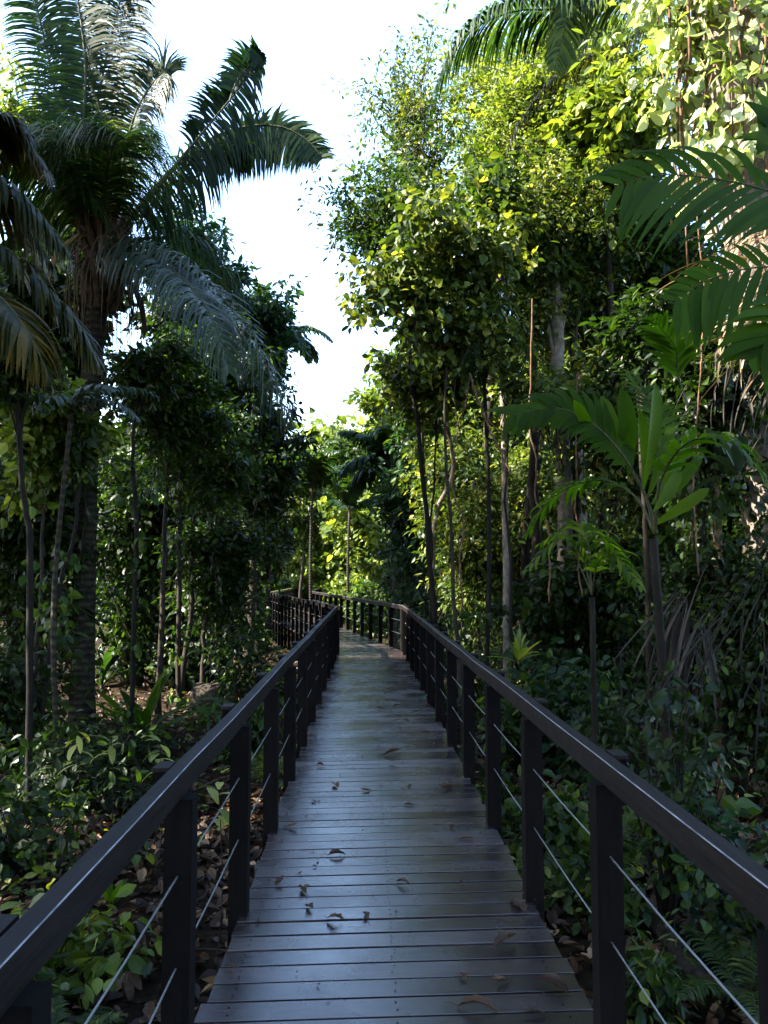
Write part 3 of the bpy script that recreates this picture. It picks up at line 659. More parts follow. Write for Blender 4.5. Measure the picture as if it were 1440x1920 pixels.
# palms far left of the gap
def small_palm(name, label, px, py, d, n, L, lf, lm='palm', seed=0, tr=.09, nl=60, w=.03, grav=2.0, el=(.2, 1.3), bend=(1.2, 2.0), hang=True, group=None):
    r = np.random.default_rng(seed); h = P(px, py, d); b_ = h.copy(); b_[2] = float(gz(h[0], h[1])) - .1
    rt = thing(name, label, 'palm tree', b_, group)
    tube(bez([b_, (b_ + h) / 2 + r.normal(size=3) * .06, h], 10), np.linspace(tr * 1.2, tr, 10), 10).build('trunk', M['ring'], rt)
    for k in range(n):
        az = k * 2.4 + r.uniform(-.25, .25); g = frond(arc(h, az, r.uniform(*el), L * r.uniform(.8, 1.1), r.uniform(*bend)), lf, nl=nl, w=w, grav=grav, fan=.5, seed=seed * 50 + k, r0=.02 + tr * .12, v=r.uniform(.2, .7))
        build_frond(rt, g, lm)
    return rt
small_palm('feather_palm', 'distant palm reaching one dark frond out into the sky gap on the left', 505, 640, 26, 11, 2.6, .55, seed=3, w=.05, nl=46, tr=.06)
small_palm('feather_palm', 'dark spiky palm at the foot of the sky gap', 585, 925, 30, 11, 2.5, .75, seed=4, w=.05, nl=44, tr=.05, el=(.5, 1.45), bend=(.9, 1.6))
small_palm('feather_palm', 'blue-green palm right of the sky gap with fronds hanging like a curtain', 738, 880, 23, 14, 2.0, .75, lm='palm', seed=6, w=.045, nl=46, grav=2.8)
small_palm('feather_palm', 'sunlit feathery palm just right of the dark spiky palm', 655, 960, 33, 10, 2.6, .6, seed=5, w=.05, nl=46, tr=.05, el=(.5, 1.4), bend=(.8, 1.4))
small_palm('feather_palm', 'small palm with pale curved leaflets crossing the tall palm trunk', 135, 760, 9.0, 7, .95, .24, lm='palmgrey', seed=8, tr=.025, nl=22, w=.018, el=(.2, .9), bend=(1.0, 1.6))

# ================================================================== FOREST: CENTRE
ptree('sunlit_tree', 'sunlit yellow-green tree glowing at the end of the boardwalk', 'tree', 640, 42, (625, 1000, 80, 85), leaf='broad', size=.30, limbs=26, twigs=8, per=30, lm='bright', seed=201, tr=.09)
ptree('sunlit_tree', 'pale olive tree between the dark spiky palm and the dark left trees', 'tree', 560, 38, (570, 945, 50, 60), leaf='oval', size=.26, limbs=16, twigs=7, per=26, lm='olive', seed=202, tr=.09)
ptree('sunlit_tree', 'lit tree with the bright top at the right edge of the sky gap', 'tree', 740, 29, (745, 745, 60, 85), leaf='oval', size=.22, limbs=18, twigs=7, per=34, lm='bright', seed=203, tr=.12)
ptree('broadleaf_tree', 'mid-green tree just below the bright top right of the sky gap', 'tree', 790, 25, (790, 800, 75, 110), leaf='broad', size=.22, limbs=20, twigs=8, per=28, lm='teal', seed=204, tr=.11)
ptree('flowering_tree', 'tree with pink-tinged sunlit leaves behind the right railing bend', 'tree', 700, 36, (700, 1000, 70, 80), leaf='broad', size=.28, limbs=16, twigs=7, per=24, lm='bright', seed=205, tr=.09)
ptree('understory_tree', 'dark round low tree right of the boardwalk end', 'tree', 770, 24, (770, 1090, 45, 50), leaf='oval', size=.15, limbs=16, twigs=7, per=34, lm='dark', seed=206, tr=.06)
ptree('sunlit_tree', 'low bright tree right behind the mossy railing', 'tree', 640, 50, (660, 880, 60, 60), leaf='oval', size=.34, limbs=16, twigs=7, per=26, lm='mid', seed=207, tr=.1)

# ================================================================== FOREST: RIGHT SIDE TREES
ptree('slender_tree', 'slender tree with a thin airy crown and sky showing through, right of the sky gap', 'tree', 815, 16, (790, 250, 125, 170), leaf='oval', size=.09, limbs=36, twigs=7, per=20, lm='olive', seed=301, vines=2, tr=.05, hollow=.2, rc=.12)
ptree('slender_tree', 'dark-leaved tree whose branch tips reach furthest left into the sky', 'tree', 830, 12.5, (730, 385, 140, 110), leaf='oval', size=.085, limbs=28, twigs=7, per=22, lm='mid', seed=302, vines=1, tr=.045, hollow=.3, rc=.13, bm='darkbark')
ptree('tall_tree', 'tall leafy tree with sunlit yellow-green crown at the top right', 'tree', 1085, 15, (1085, 200, 190, 200), leaf='oval', size=.11, limbs=48, twigs=9, per=62, lm='bright', seed=303, tr=.17, bm='palebark')
ptree('tall_tree', 'tree with glossy darker leaves in the middle of the right-hand canopy', 'tree', 1000, 13.5, (1010, 470, 170, 150), leaf='oval', size=.10, limbs=34, twigs=9, per=50, lm='olive', seed=304, tr=.10)
ptree('tall_tree', 'tree whose upper crown is filled with large golden leaves', 'tree', 1150, 13, (1130, 250, 95, 90), leaf='broad', size=.17, limbs=22, twigs=7, per=22, lm='bright', seed=305, tr=.08)
ptree('big_leaved_tree', 'open tree with big dark drooping leaves at the right edge of the sky gap', 'tree', 870, 11, (835, 510, 150, 120), leaf='broad', size=.115, limbs=26, twigs=7, per=17, lm='olive', seed=306, tr=.03, rc=.15, bm='bark')
ptree('broadleaf_tree', 'airy tree filling the top of the gap left of the golden-leaved crown', 'tree', 900, 19, (920, 210, 120, 150), leaf='oval', size=.13, limbs=22, twigs=7, per=24, lm='bright', seed=307, tr=.12)
ptree('broadleaf_tree', 'dark shaded tree in the middle of the right side behind the broad fan plant', 'tree', 1200, 15, (1180, 520, 170, 170), leaf='oval', size=.14, limbs=34, twigs=9, per=36, lm='mid', seed=308, tr=.12)
ptree('broadleaf_tree', 'sun-dappled tree seen between the thin trunks on the right', 'tree', 860, 21, (880, 720, 130, 120), leaf='oval', size=.17, limbs=26, twigs=8, per=30, lm='bright', seed=309, tr=.1)
ptree('broadleaf_tree', 'leafy tree behind the pale double trunk on the right', 'tree', 1080, 19, (1050, 740, 130, 120), leaf='oval', size=.16, limbs=26, twigs=8, per=32, lm='bright', seed=310, tr=.1)
ptree('understory_tree', 'dark understory tree left of the tall straight thin trunk', 'tree', 850, 17, (850, 930, 95, 130), leaf='oval', size=.14, limbs=22, twigs=8, per=22, lm='olive', seed=311, tr=.06)
ptree('understory_tree', 'shaded understory tree behind the wavy lianas', 'tree', 1010, 16, (1030, 960, 110, 130), leaf='broad', size=.15, limbs=16, twigs=7, per=18, lm='olive', seed=312, tr=.06)
ptree('understory_tree', 'leafy understory tree behind the short pale trunk on the right', 'tree', 1230, 12.5, (1250, 930, 140, 150), leaf='oval', size=.12, limbs=24, twigs=8, per=26, lm='olive', seed=313, tr=.06)
ptree('understory_tree', 'deep shaded tree at the right edge below the dry fronds', 'tree', 1420, 9.5, (1420, 850, 120, 170), leaf='broad', size=.12, limbs=22, twigs=8, per=26, lm='dark', seed=314, tr=.06)
ptree('understory_tree', 'low dark-green thicket tree at the right edge above the railing', 'tree', 1380, 8.5, (1380, 1180, 130, 170), leaf='oval', size=.10, limbs=24, twigs=8, per=34, lm='dark', seed=315, tr=.04)
ptree('understory_tree', 'low shaded tree over the middle of the right-hand railing', 'tree', 1090, 12, (1090, 1130, 120, 100), leaf='broad', size=.12, limbs=20, twigs=8, per=26, lm='dark', seed=316, tr=.04)

ptree('young_tree', 'airy young tree with mixed dark leaves under the big-leaved tree', 'tree', 800, 13, (815, 690, 110, 90), leaf='broad', size=.13, limbs=20, twigs=7, per=12, lm='olive', seed=320, tr=.025, bm='darkbark')
ptree('young_tree', 'shaded young tree crossing the tall straight thin trunk at mid height', 'tree', 960, 11.2, (975, 690, 90, 80), leaf='oval', size=.10, limbs=12, twigs=6, per=12, lm='olive', seed=321, tr=.025, bm='darkbark')
ptree('understory_tree', 'dark tangle of foliage between the thin trunk and the white-lit trunk', 'tree', 1000, 15, (1000, 900, 110, 120), leaf='oval', size=.12, limbs=14, twigs=6, per=14, lm='olive', seed=322, tr=.03, bm='darkbark', vines=20)
ptree('understory_tree', 'vine-hung dark tree right of the white-lit trunk', 'tree', 1140, 12, (1150, 760, 100, 130), leaf='broad', size=.12, limbs=22, twigs=8, per=14, lm='olive', seed=323, tr=.03, bm='darkbark', vines=20)
ptree('understory_tree', 'dark tree draped with climbers near the right edge, above the tan trunk', 'tree', 1360, 8.2, (1340, 720, 110, 120), leaf='broad', size=.10, limbs=20, twigs=7, per=14, lm='dark', seed=324, tr=.03, bm='darkbark', vines=22)
ptree('understory_tree', 'blue-green vine-hung tree behind the far right railing', 'tree', 760, 20, (775, 950, 70, 120), leaf='oval', size=.16, limbs=20, twigs=7, per=26, lm='teal', seed=325, tr=.04, bm='darkbark', vines=22)
ptree('understory_tree', 'dark tree hung with climbers behind the middle right railing', 'tree', 900, 15.5, (890, 1010, 90, 110), leaf='oval', size=.12, limbs=20, twigs=7, per=26, lm='olive', seed=326, tr=.03, bm='darkbark', vines=22)

# vine-wrapped big trunk, top right
D3 = 9.0
vb = P(1475, 1100, D3); vb[2] = float(gz(vb[0], vb[1])) - .1
vt = thing('vine_covered_tree', 'huge pale trunk at the top right wrapped in big sunlit vine leaves', 'tree', vb)
tp3 = bez([vb, P(1460, 700, D3), P(1420, 380, D3), P(1375, 120, D3), P(1330, -160, D3), P(1300, -420, D3)], 18)
tube(tp3, np.linspace(.46, .30, 18), 22).build('trunk', M['palebark'], vt)
r = np.random.default_rng(61); c = Geo(); nodes = []
for _ in range(95):
    q = tp3[0] * 0; t_ = r.uniform(.45, 1); i_ = t_ * 17; q = tp3[int(i_)]; a = r.uniform(2.2, 5.6); nodes.append(q + np.array((math.cos(a), math.sin(a), 0)) * r.uniform(.38, .75) + UP * r.uniform(-.2, .2))
clumps(c, nodes, 16, .19, .155, 'heart', r=r, droop=.9, up=.5); c.build('vine_leaves', M['pale'], vt)
g = Geo()
for _ in range(26):
    i_ = r.integers(6, 17); q = tp3[i_]; a = r.uniform(2.4, 5.2); o = np.array((math.cos(a), math.sin(a), 0)); l = r.uniform(1, 3.5)
    tube(bez([q + o * .35, q + o * r.uniform(.4, .7) - UP * l * .5, q + o * r.uniform(.4, .6) - UP * l], 8), r.uniform(.008, .02), 5, g=g)
g.build('vine_stem', M['liana'], vt)
for k in range(3):
    e = [P(1270, 60, D3), P(1420, -60, D3 - .8), P(1180, -160, D3 + .6)][k]; s_ = tp3[14]
    tube(bez([s_, (s_ + e) / 2 + UP * .3, e], 8), np.linspace(.09, .03, 8), 8).build('limb', M['palebark'], vt)
    c = Geo(); clumps(c, [e + r.normal(size=3) * .45 for _ in range(24)], 22, .16, .13, 'oval', r=r); c.build('crown', M['bright'], vt)

# palm whose fronds come in from above the frame
D4 = 11.0
h4 = P(1390, -420, D4 + 1.5); b4 = P(1470, 1100, D4 + 2.5); b4[2] = float(gz(b4[0], b4[1])) - .1
op = thing('overhanging_palm', 'palm whose feathery fronds droop into the top of the view over the right side', 'palm tree', b4)
tube(bez([b4, (b4 + h4) / 2 + (.3, .3, 0), h4], 12), np.linspace(.17, .13, 12), 10).build('trunk', M['ring'], op)
H4 = (1390, -420, D4 + 1.5)
pf([H4, (1230, -110, D4 + .5), (1080, 5, D4), (960, 22, D4), (870, 70, D4), (818, 170, D4)], .95, 71, par=op, nl=170, w=.019, grav=2.6, fan=.45, v=.45, r0=.035)
pf([H4, (1200, -260, D4 + .4), (1080, -120, D4), (1065, 20, D4 - .2), (1040, 130, D4 - .3)], .7, 72, par=op, nl=130, w=.02, grav=1.2, fan=.9, v=.95, r0=.03, hint=(.3, -1, .2))
pf([H4, (1330, -120, D4 + .6), (1240, -30, D4 + .2), (1150, 0, D4), (1070, 40, D4)], 1.0, 73, par=op, nl=140, w=.02, grav=2.6, fan=.3, v=.8, r0=.03)
pf([H4, (1300, -60, D4 + 1.2), (1180, 70, D4 + 1), (1060, 130, D4 + .8), (980, 220, D4 + .7), (935, 330, D4 + .7)], .5, 75, lm='palmbrown', par=op, nl=140, w=.018, grav=2.9, fan=.2, v=.2, r0=.03)
for k in range(4): build_frond(op, frond(arc(h4, .2 + k * .8, .9, 3.2, 1.6), .8, nl=70, w=.025, grav=2.3, fan=.4, seed=80 + k, v=.5), 'palm')

# spindly palm with hanging dark fronds
pp = P(900, 560, 11.5); pb = P(905, 1100, 11.5); pb[2] = float(gz(pb[0], pb[1])) - .1
sp = thing('slender_palm', 'slender palm with limp dark fronds hanging under the big-leaved tree', 'palm tree', pb)
tube(bez([pb, (pb + pp) / 2 + (.1, 0, 0), pp], 12), np.linspace(.035, .025, 12), 8).build('trunk', M['darkbark'], sp)
for k, (ax_, ay_) in enumerate([(-18, 130), (-40, 95), (14, 140), (45, 90), (-4, 150), (28, 70), (-60, 30)]):
    build_frond(sp, frond([pp, pp + np.array((ax_ / 1560 * 6, 0, .22)), P(900 + ax_, 590 + ay_ * .4, 11.5 + .15 * (k - 3)), P(896 + ax_ * .8, 570 + ay_, 11.5 + .1 * (k - 3))], .3, nl=44, w=.016, grav=2.6, fan=.6, seed=90 + k, v=.25, r0=.012), 'palm')

# ================================================================== TRUNKS and LIANAS on the right
def pole_tree(label, pts, d, r0_, r1_, bm, crown, seed, lm='mid', name='thin_trunked_tree', **k):
    pth = [P(x_, y_, d) for x_, y_ in pts]; pth[0][2] = float(gz(pth[0][0], pth[0][1])) - .1
    rt = thing(name, label, 'tree', pth[0]); r = np.random.default_rng(seed)
    pb_ = bez(pth, 20); pb_[1:-1] += r.normal(size=(18, 3)) * r0_ * .18
    tube(pb_, np.linspace(r0_, r1_, 20), 10).build('trunk', M[bm], rt)
    cx, cyy, rx, ry = crown; c0 = P(cx, cyy, d); s = d / FPX; nodes = []; g = Geo()
    for i in range(k.get('limbs', 16)):
        q = r.normal(size=3); q = q / np.linalg.norm(q) * r.uniform(.4, 1); e = c0 + q * (rx * s, rx * s * .8, ry * s); st = pb_[r.integers(14, 20)]
        lp = bez([st, (st + e) / 2 + UP * .12, e], 6); tube(lp, np.linspace(r1_ * .5, .005, 6), 5, g=g)
        for j in range(5): nodes.append(lp[r.integers(2, 6)] + r.normal(size=3) * rx * s * .22)
    g.build('limb', M[bm], rt)
    if seed % 3 != 2:   # leafy climber on the trunk
        rc_ = np.random.default_rng(seed + 5000); cn = [pb_[rc_.integers(1, 12)] + rc_.normal(size=3) * .09 for _ in range(16)]
        cg = Geo(); clumps(cg, cn, 9, .11, .10, 'heart', r=rc_, droop=.9); cg.build('foliage', M['mid'], rt)
    c = Geo(); clumps(c, nodes, k.get('per', 26), rx * s * .18, k.get('size', .12), k.get('leaf', 'oval'), r=r); c.build('crown', M[lm], rt)
pole_tree('tall straight thin trunk rising over the middle of the right railing', [(950, 1200), (948, 1000), (944, 800), (938, 640), (934, 500), (930, 380)], 12, .052, .035, 'palebark', (930, 330, 80, 70), 401)
pole_tree('thick trunk lit white on its left side, right of the wavy liana', [(1062, 1150), (1060, 950), (1052, 820), (1045, 680), (1040, 520)], 13, .13, .09, 'palebark', (1040, 440, 110, 80), 402)
pole_tree('brown trunk close on the right of the white-lit trunk', [(1078, 1160), (1076, 950), (1075, 800), (1076, 650), (1080, 500)], 13.4, .085, .06, 'bark', (1100, 420, 100, 80), 403)
pole_tree('short pale sunlit trunk standing below the broad fan plant', [(1214, 1180), (1212, 1050), (1208, 950), (1200, 800), (1215, 650)], 9.5, .036, .02, 'bark', (1220, 600, 80, 60), 404, lm='dark')
pole_tree('thin tan trunk near the right edge beneath the pale ribbed leaves', [(1345, 1120), (1343, 1000), (1340, 900), (1350, 740)], 8.5, .05, .035, 'liana', (1350, 660, 80, 70), 405, lm='dark')
pole_tree('thin crooked trunk running up from the round dark low tree', [(815, 1180), (812, 1000), (850, 880), (830, 760), (800, 650), (780, 560)], 15, .05, .025, 'palebark', (770, 520, 80, 60), 406, per=12)
pole_tree('dark double-stemmed trunk behind the tall straight thin trunk', [(985, 1180), (985, 1000), (1010, 850), (1025, 700), (1030, 560)], 14.5, .08, .05, 'darkbark', (1030, 500, 100, 70), 407)
pole_tree('dark thin trunk right of the far railing corner', [(765, 1150), (762, 1000), (768, 880), (775, 760)], 21, .07, .04, 'darkbark', (775, 720, 60, 55), 408, size=.18)
pole_tree('thin dark trunk between the railing corner and the crooked trunk', [(735, 1150), (733, 1000), (728, 870)], 27, .07, .04, 'darkbark', (728, 830, 45, 50), 409, size=.22)
pole_tree('lone dark trunk right of the white-lit pair', [(1130, 1150), (1128, 950), (1122, 800), (1125, 600)], 14, .07, .05, 'darkbark', (1130, 520, 100, 80), 410, lm='dark')
# left thin trunks
pole_tree('thin dark stem right of the tall palm trunk', [(250, 1200), (255, 1000), (248, 850), (262, 720)], 11, .035, .02, 'darkbark', (265, 690, 60, 40), 411, lm='dark', per=16)
pole_tree('pair-like thin pale stem in the dark between palm and bend', [(338, 1200), (336, 1000), (338, 900), (330, 780)], 14, .045, .03, 'bark', (330, 740, 70, 50), 412, lm='dark', per=18)
pole_tree('thin slanting trunk at the left edge', [(62, 1260), (56, 1050), (40, 900), (30, 720)], 8, .034, .022, 'darkbark', (10, 660, 80, 60), 413, lm='dark', per=18)
pole_tree('thin leaning stem that crosses low in front of the left thicket', [(70, 1250), (105, 1130), (140, 1000), (150, 850)], 9.5, .03, .02, 'darkbark', (120, 800, 70, 50), 414, lm='mid', per=14)
pole_tree('dark trunk at the left side of the far bend', [(485, 1180), (480, 1050), (490, 900)], 23, .10, .07, 'darkbark', (480, 840, 70, 60), 415, lm='dark', size=.2)
def liana(label, pts, d, rad, seed):
    r = np.random.default_rng(seed); p_ = [P(x_, y_, d + r.normal() * .04) for x_, y_ in pts]; q = bez(p_, 36); q[1:-1] += r.normal(size=(34, 3)) * rad * .5
    o = tube(q, rad * r.uniform(.8, 1.2, 36), 6).build('liana', M['liana'], origin=p_[0]); tag(o, label, 'vine', 'lianas hanging on the right side'); return o
liana('wavy orange-lit liana hanging free between the thin trunk and the white-lit trunk', [(998, 560), (995, 700), (992, 800), (1005, 860), (1004, 935), (1022, 965), (1030, 1020), (1030, 1130)], 9.5, .010, 1)
liana('liana slanting down from left to right across the tall straight thin trunk', [(880, 700), (900, 760), (925, 820), (957, 885)], 11, .013, 2)
liana('thin liana parting left from the slanting one', [(882, 700), (872, 760), (860, 790), (855, 830)], 11.2, .011, 3)
liana('short forked liana crossing the slanting one near the thin trunk', [(898, 752), (915, 785), (935, 810)], 11.1, .009, 4)
liana('knobbly liana just right of the white-lit trunk', [(1082, 700), (1080, 850), (1082, 900), (1078, 960), (1090, 1005), (1084, 1060), (1092, 1120)], 11, .010, 5)
liana('liana winding beside the crooked trunk', [(830, 780), (850, 860), (848, 920), (870, 980), (862, 1060), (870, 1150)], 12, .014, 6)
liana('thin liana hanging in front of the deep shade near the right edge', [(1330, 540), (1318, 620), (1312, 720), (1300, 900), (1310, 1080)], 7.5, .007, 7)

# ================================================================== FOREGROUND RIGHT: broad-leaved palms
D5 = 4.6; h5 = P(1640, 560, D5); b5 = np.array((h5[0] + .1, D5 + .1, float(gz(h5[0], D5)) - .1))
rp = thing('broad_leaved_palm', 'near palm whose broad dark green fronds sweep in from the right edge', 'palm tree', b5)
tube(bez([b5, (b5 + h5) / 2, h5], 10), np.linspace(.10, .08, 10), 12).build('trunk', M['ring'], rp)
def bf(pts, L, seed, par, lm='broad', **k):
    build_frond(par, frond([P(*q) for q in pts], L, seed=seed, **k), lm)
bf([(1640, 500, D5), (1540, 400, D5), (1440, 358, D5), (1340, 335, D5), (1240, 328, D5), (1165, 345, D5)], .88, 501, rp, nl=19, w=.027, grav=.45, fan=.75, lift=.25, v=.3, r0=.014, start=.12, tipf=.35, seg=8, basef=.8, jit=.04, hint=(0, -1, .35), side=(0, 1), vr=.2)
bf([(1640, 500, D5), (1540, 400, D5), (1440, 358, D5), (1340, 335, D5), (1240, 328, D5), (1165, 345, D5)], .45, 506, rp, nl=12, w=.032, grav=1.5, fan=.9, lift=.2, v=.3, r0=.012, start=.3, tipf=.6, seg=8, jit=.05, hint=(0, -1, .35), side=(1, 0), vr=.2)
bf([(1640, 560, D5), (1560, 330, D5 + .2), (1500, 260, D5 + .3), (1440, 240, D5 + .3)], .45, 502, rp, nl=9, w=.06, grav=.6, fan=1.0, v=.2, r0=.014, seg=7, hint=(0, -1, .3))
bf([(1640, 590, D5), (1540, 520, D5 - .2), (1440, 500, D5 - .3), (1340, 520, D5 - .3), (1270, 560, D5 - .3)], .62, 503, rp, nl=18, w=.026, grav=.6, fan=.8, lift=.25, v=.3, r0=.012, seg=8, tipf=.5, hint=(0, -1, .35), side=(.35, 1), jit=.05)
bf([(1640, 620, D5), (1560, 570, D5 - .8), (1480, 600, D5 - 1.1), (1420, 660, D5 - 1.1)], .4, 504, rp, nl=12, w=.034, grav=.7, fan=1.2, v=.3, r0=.012, seg=7, hint=(0, -1, .3))
bf([(1640, 560, D5), (1800, 360, D5), (1950, 360, D5)], .6, 505, rp, nl=20, w=.04, grav=1.2, fan=1.0, v=.3, r0=.014)
# palm at d 6 with upright broad leaflets
D6 = 6.0; h6 = P(1225, 1010, D6); b6 = np.array((h6[0] + .05, D6, float(gz(h6[0], D6)) - .1))
fp = thing('broad_leaved_palm', 'dark-stemmed plant with an arching frond and upright paddle leaflets over the right railing', 'palm tree', b6)
tube(bez([b6, (b6 + h6) / 2 + (.03, 0, 0), h6], 8), np.linspace(.035, .03, 8), 10).build('trunk', M['darkbark'], fp)
bf([(1230, 1000, D6), (1210, 930, D6), (1165, 850, D6), (1105, 790, D6), (1040, 765, D6), (965, 778, D6)], .40, 511, fp, nl=20, w=.034, grav=1.3, fan=1.1, lift=.1, v=.3, r0=.02, start=.35, seg=7, side=(.9, .75), tipf=.8, hint=(0, -1, .5))
r = np.random.default_rng(66)
def paddle(x0, y0, x1, y1, wpx, d, v, par, lm='broad', dd=0.0):
    A_ = P(x0, y0, d); B_ = P(x1, y1, d + dd); n = 9; t = np.linspace(0, 1, n); p_ = A_ + (B_ - A_) * t[:, None] + np.array((0, -1, 0)) * (np.sin(t * 3.14) * .06)[:, None]
    tn = nrm(np.gradient(p_, axis=0)); sv = nrm(np.cross(tn, np.array((r.normal() * .35, -1, .1)))); wd = wpx * d / FPX / 2
    pr = np.interp(t, [0, .15, .5, .85, 1], [.15, .45, 1, .8, .05]) * wd; nn = np.cross(sv, tn)
    V = np.stack([p_ - sv * pr[:, None] + nn * (.3 * pr)[:, None], p_, p_ + sv * pr[:, None] + nn * (.3 * pr)[:, None]], 1).reshape(-1, 3)
    F = []
    for i in range(n - 1): a = i * 3; F += [(a, a + 1, a + 4, a + 3), (a + 1, a + 2, a + 5, a + 4)]
    g = Geo(); g.add(V, F, v, smooth=True); return g.build('leaflet', M[lm], par)
for q in [(1110, 830, 1075, 750, 22), (1135, 850, 1095, 745, 26), (1160, 870, 1128, 742, 30), (1180, 890, 1165, 725, 36), (1205, 920, 1228, 715, 44), (1205, 910, 1198, 765, 26),
          (1215, 930, 1262, 790, 26), (1222, 945, 1300, 800, 30), (1225, 960, 1318, 850, 24), (1225, 985, 1330, 915, 24), (1225, 960, 1275, 880, 26)]:
    paddle(*q, D6 + r.uniform(-.3, .3), r.uniform(.1, .9), fp, dd=r.uniform(-.5, .5))
bf([(1228, 1000, D6), (1240, 900, D6 - .3), (1290, 830, D6 - .6), (1370, 830, D6 - .8), (1440, 900, D6 - .9)], .38, 512, fp, nl=16, w=.026, grav=1.2, fan=.9, lift=.2, v=.4, r0=.014, start=.3, seg=7)
bf([(1228, 1000, D6), (1190, 930, D6 + .3), (1120, 900, D6 + .5), (1040, 930, D6 + .7), (990, 1000, D6 + .8)], .36, 513, fp, nl=18, w=.026, grav=1.4, fan=.9, lift=.2, v=.4, r0=.014, start=.3, seg=7)
bf([(1228, 1000, D6), (1235, 880, D6 + .5), (1230, 780, D6 + .9), (1180, 700, D6 + 1.2)], .36, 514, fp, nl=18, w=.026, grav=1.2, fan=.9, lift=.2, v=.4, r0=.014, start=.3, seg=7)
D7 = 7.2; h7 = P(1110, 1120, D7); b7 = h7.copy(); b7[2] = float(gz(h7[0], D7)) - .05
fp2 = thing('young_palm', 'low palm whose broad arching leaves spread over the right railing beneath the wavy liana', 'palm tree', b7)
tube(bez([b7, (b7 + h7) / 2, h7], 5), .025, 7).build('trunk', M['darkbark'], fp2)
for k, e_ in enumerate([[(1090, 1040, D7), (1050, 1010, D7), (985, 1070, D7 - .1)], [(1080, 1030, D7), (1120, 1000, D7), (1180, 1060, D7 + .1)], [(1100, 1010, D7 + .2), (1075, 985, D7 + .3), (1010, 1020, D7 + .4)], [(1120, 1060, D7 - .3), (1150, 1040, D7 - .5), (1200, 1100, D7 - .7)]]):
    bf([(1110, 1115, D7)] + e_, .28, 530 + k, fp2, nl=13, w=.024, grav=1.4, fan=1.0, lift=.2, v=.7, r0=.010, start=.25, seg=6)
# upper plant of strap leaflets above it
bf([(1290, 760, 6.4), (1270, 700, 6.4), (1265, 650, 6.3), (1225, 600, 6.2)], .36, 521, fp, nl=14, w=.022, grav=.6, fan=1.0, v=.4, r0=.012, start=.3, seg=6)
# pale ribbed young leaves right
rosette('pale_ribbed_plant', 'plant with pale ribbed leaves catching light near the right edge', P(1385, 900, 6.2), 9, .55, .055, lm='palmgrey', seed=5, ground=False, el=(.1, 1.3), bend=(.5, 1.4))
# hanging thatch of dry fronds
dead_hang(P(1480, 470, 7.6), 'dry_fronds', 'tan dry fronds matted against the big trunk at the right edge', 110, 1.0, .6, 'straw', 1, .013, az=-1.6)
dead_hang(P(1470, 620, 7.2), 'dry_fronds', 'lower tan dry fronds hanging at the right edge', 70, .8, .5, 'straw', 2, .012, az=-1.8)
dead_hang(P(1420, 700, 7.6), 'dry_fronds', 'greyish dry fronds drooping below the tan ones', 36, .9, .4, 'greydry', 3, .014, az=-1.7, el=(-1.4, -.6), bend=(.1, .6))
dead_hang(P(1290, 1165, 6.3), 'dry_fronds', 'grey withered frond drooping over the right railing', 64, .8, .12, 'greydry', 4, .014, az=-1.9, el=(-1.35, -.7), bend=(.1, .5))
dead_hang(P(1400, 1080, 6.0), 'dry_fronds', 'dark withered fronds hanging at the right edge above the railing', 26, 1.0, .5, 'greydry', 5, .012, az=-1.5, el=(-1.4, -.7), bend=(.1, .5))

# ================================================================== PLANTS NEAR THE BOARDWALK
def at_ground(px, py):
    d = 5.0
    for _ in range(30):
        q = P(px, py, d); e = q[2] - float(gz(q[0], d)); d = max(.8, d + e * FPX / max(py - 1078, 40) * .7)
    return P(px, py, d)
rosette('strap_leaved_plant', 'upright light green strap-leaved plant beside the round log end', at_ground(368, 1300), 12, 1.25, .085, lm='broad', seed=11, el=(.8, 1.5), bend=(.2, .9))
rosette('strap_leaved_plant', 'taller strap-leaved plant behind the upright light green one', at_ground(382, 1272), 9, 1.5, .10, lm='broad', seed=12, el=(1.0, 1.5), bend=(.1, .7))
rosette('strap_leaved_plant', 'wide low rosette of dark strap leaves below the round log end', at_ground(268, 1392), 13, 1.0, .085, lm='broad', seed=13, el=(.4, 1.3), bend=(.3, .9))
rosette('strap_leaved_plant', 'small strap-leaved plant in the shade right of the tall palm foot', at_ground(190, 1290), 10, 1.1, .08, lm='mid', seed=14)
rosette('bromeliad', 'bright yellow-green rosette plant behind the right railing', P(972, 1245, 9.5), 15, .42, .035, lm='bright', seed=15, el=(.2, 1.5), bend=(.2, .8), ground=False)
bush('leafy_bush', 'green bush that carries the bright rosette behind the right railing', P(972, 1245, 9.5)[0], 9.7, 1.2, .6, 'oval', .11, 'mid', 601)
rosette('seedling_palm', 'broad-leaved seedling seen between the right railing posts', at_ground(1045, 1580), 7, .34, .05, lm='broad', seed=16, el=(.3, 1.2), bend=(.4, 1))
rosette('seedling_palm', 'pointed-leaf seedling on the dark litter beside the nearest left posts', at_ground(205, 1700), 6, .3, .035, lm='broad', seed=17, el=(.5, 1.3), bend=(.3, .8))
def sunplant(px, py, d, h, name, label, seed, lm='olive'):
    top = P(px, py, d); b_ = top.copy(); b_[2] = float(gz(top[0], d)) - .03; rt = thing(name, label, 'plant', b_); r = np.random.default_rng(seed)
    tube(bez([b_, (b_ + top) / 2 + (.03, 0, 0), top], 6), [.004, .004, .003, .003, .003, .002], 5).build('stem', M['darkbark'], rt)
    for k in range(9):
        g = Geo(); strap(g, top - UP * .035 * k * r.uniform(.6, 1.2), k * 2.4 + r.normal() * .4, r.uniform(-.5, .6), r.uniform(.09, .2), r.uniform(.6, 1.6), r.uniform(.022, .036), r.uniform(.5, 1), widest=.4, n=7, fold=.2); g.build('leaf', M[lm], rt)
sunplant(145, 1372, 6.6, .6, 'sunlit_sapling', 'little sapling with drooping cream-lit leaves left of the low rosette', 1)
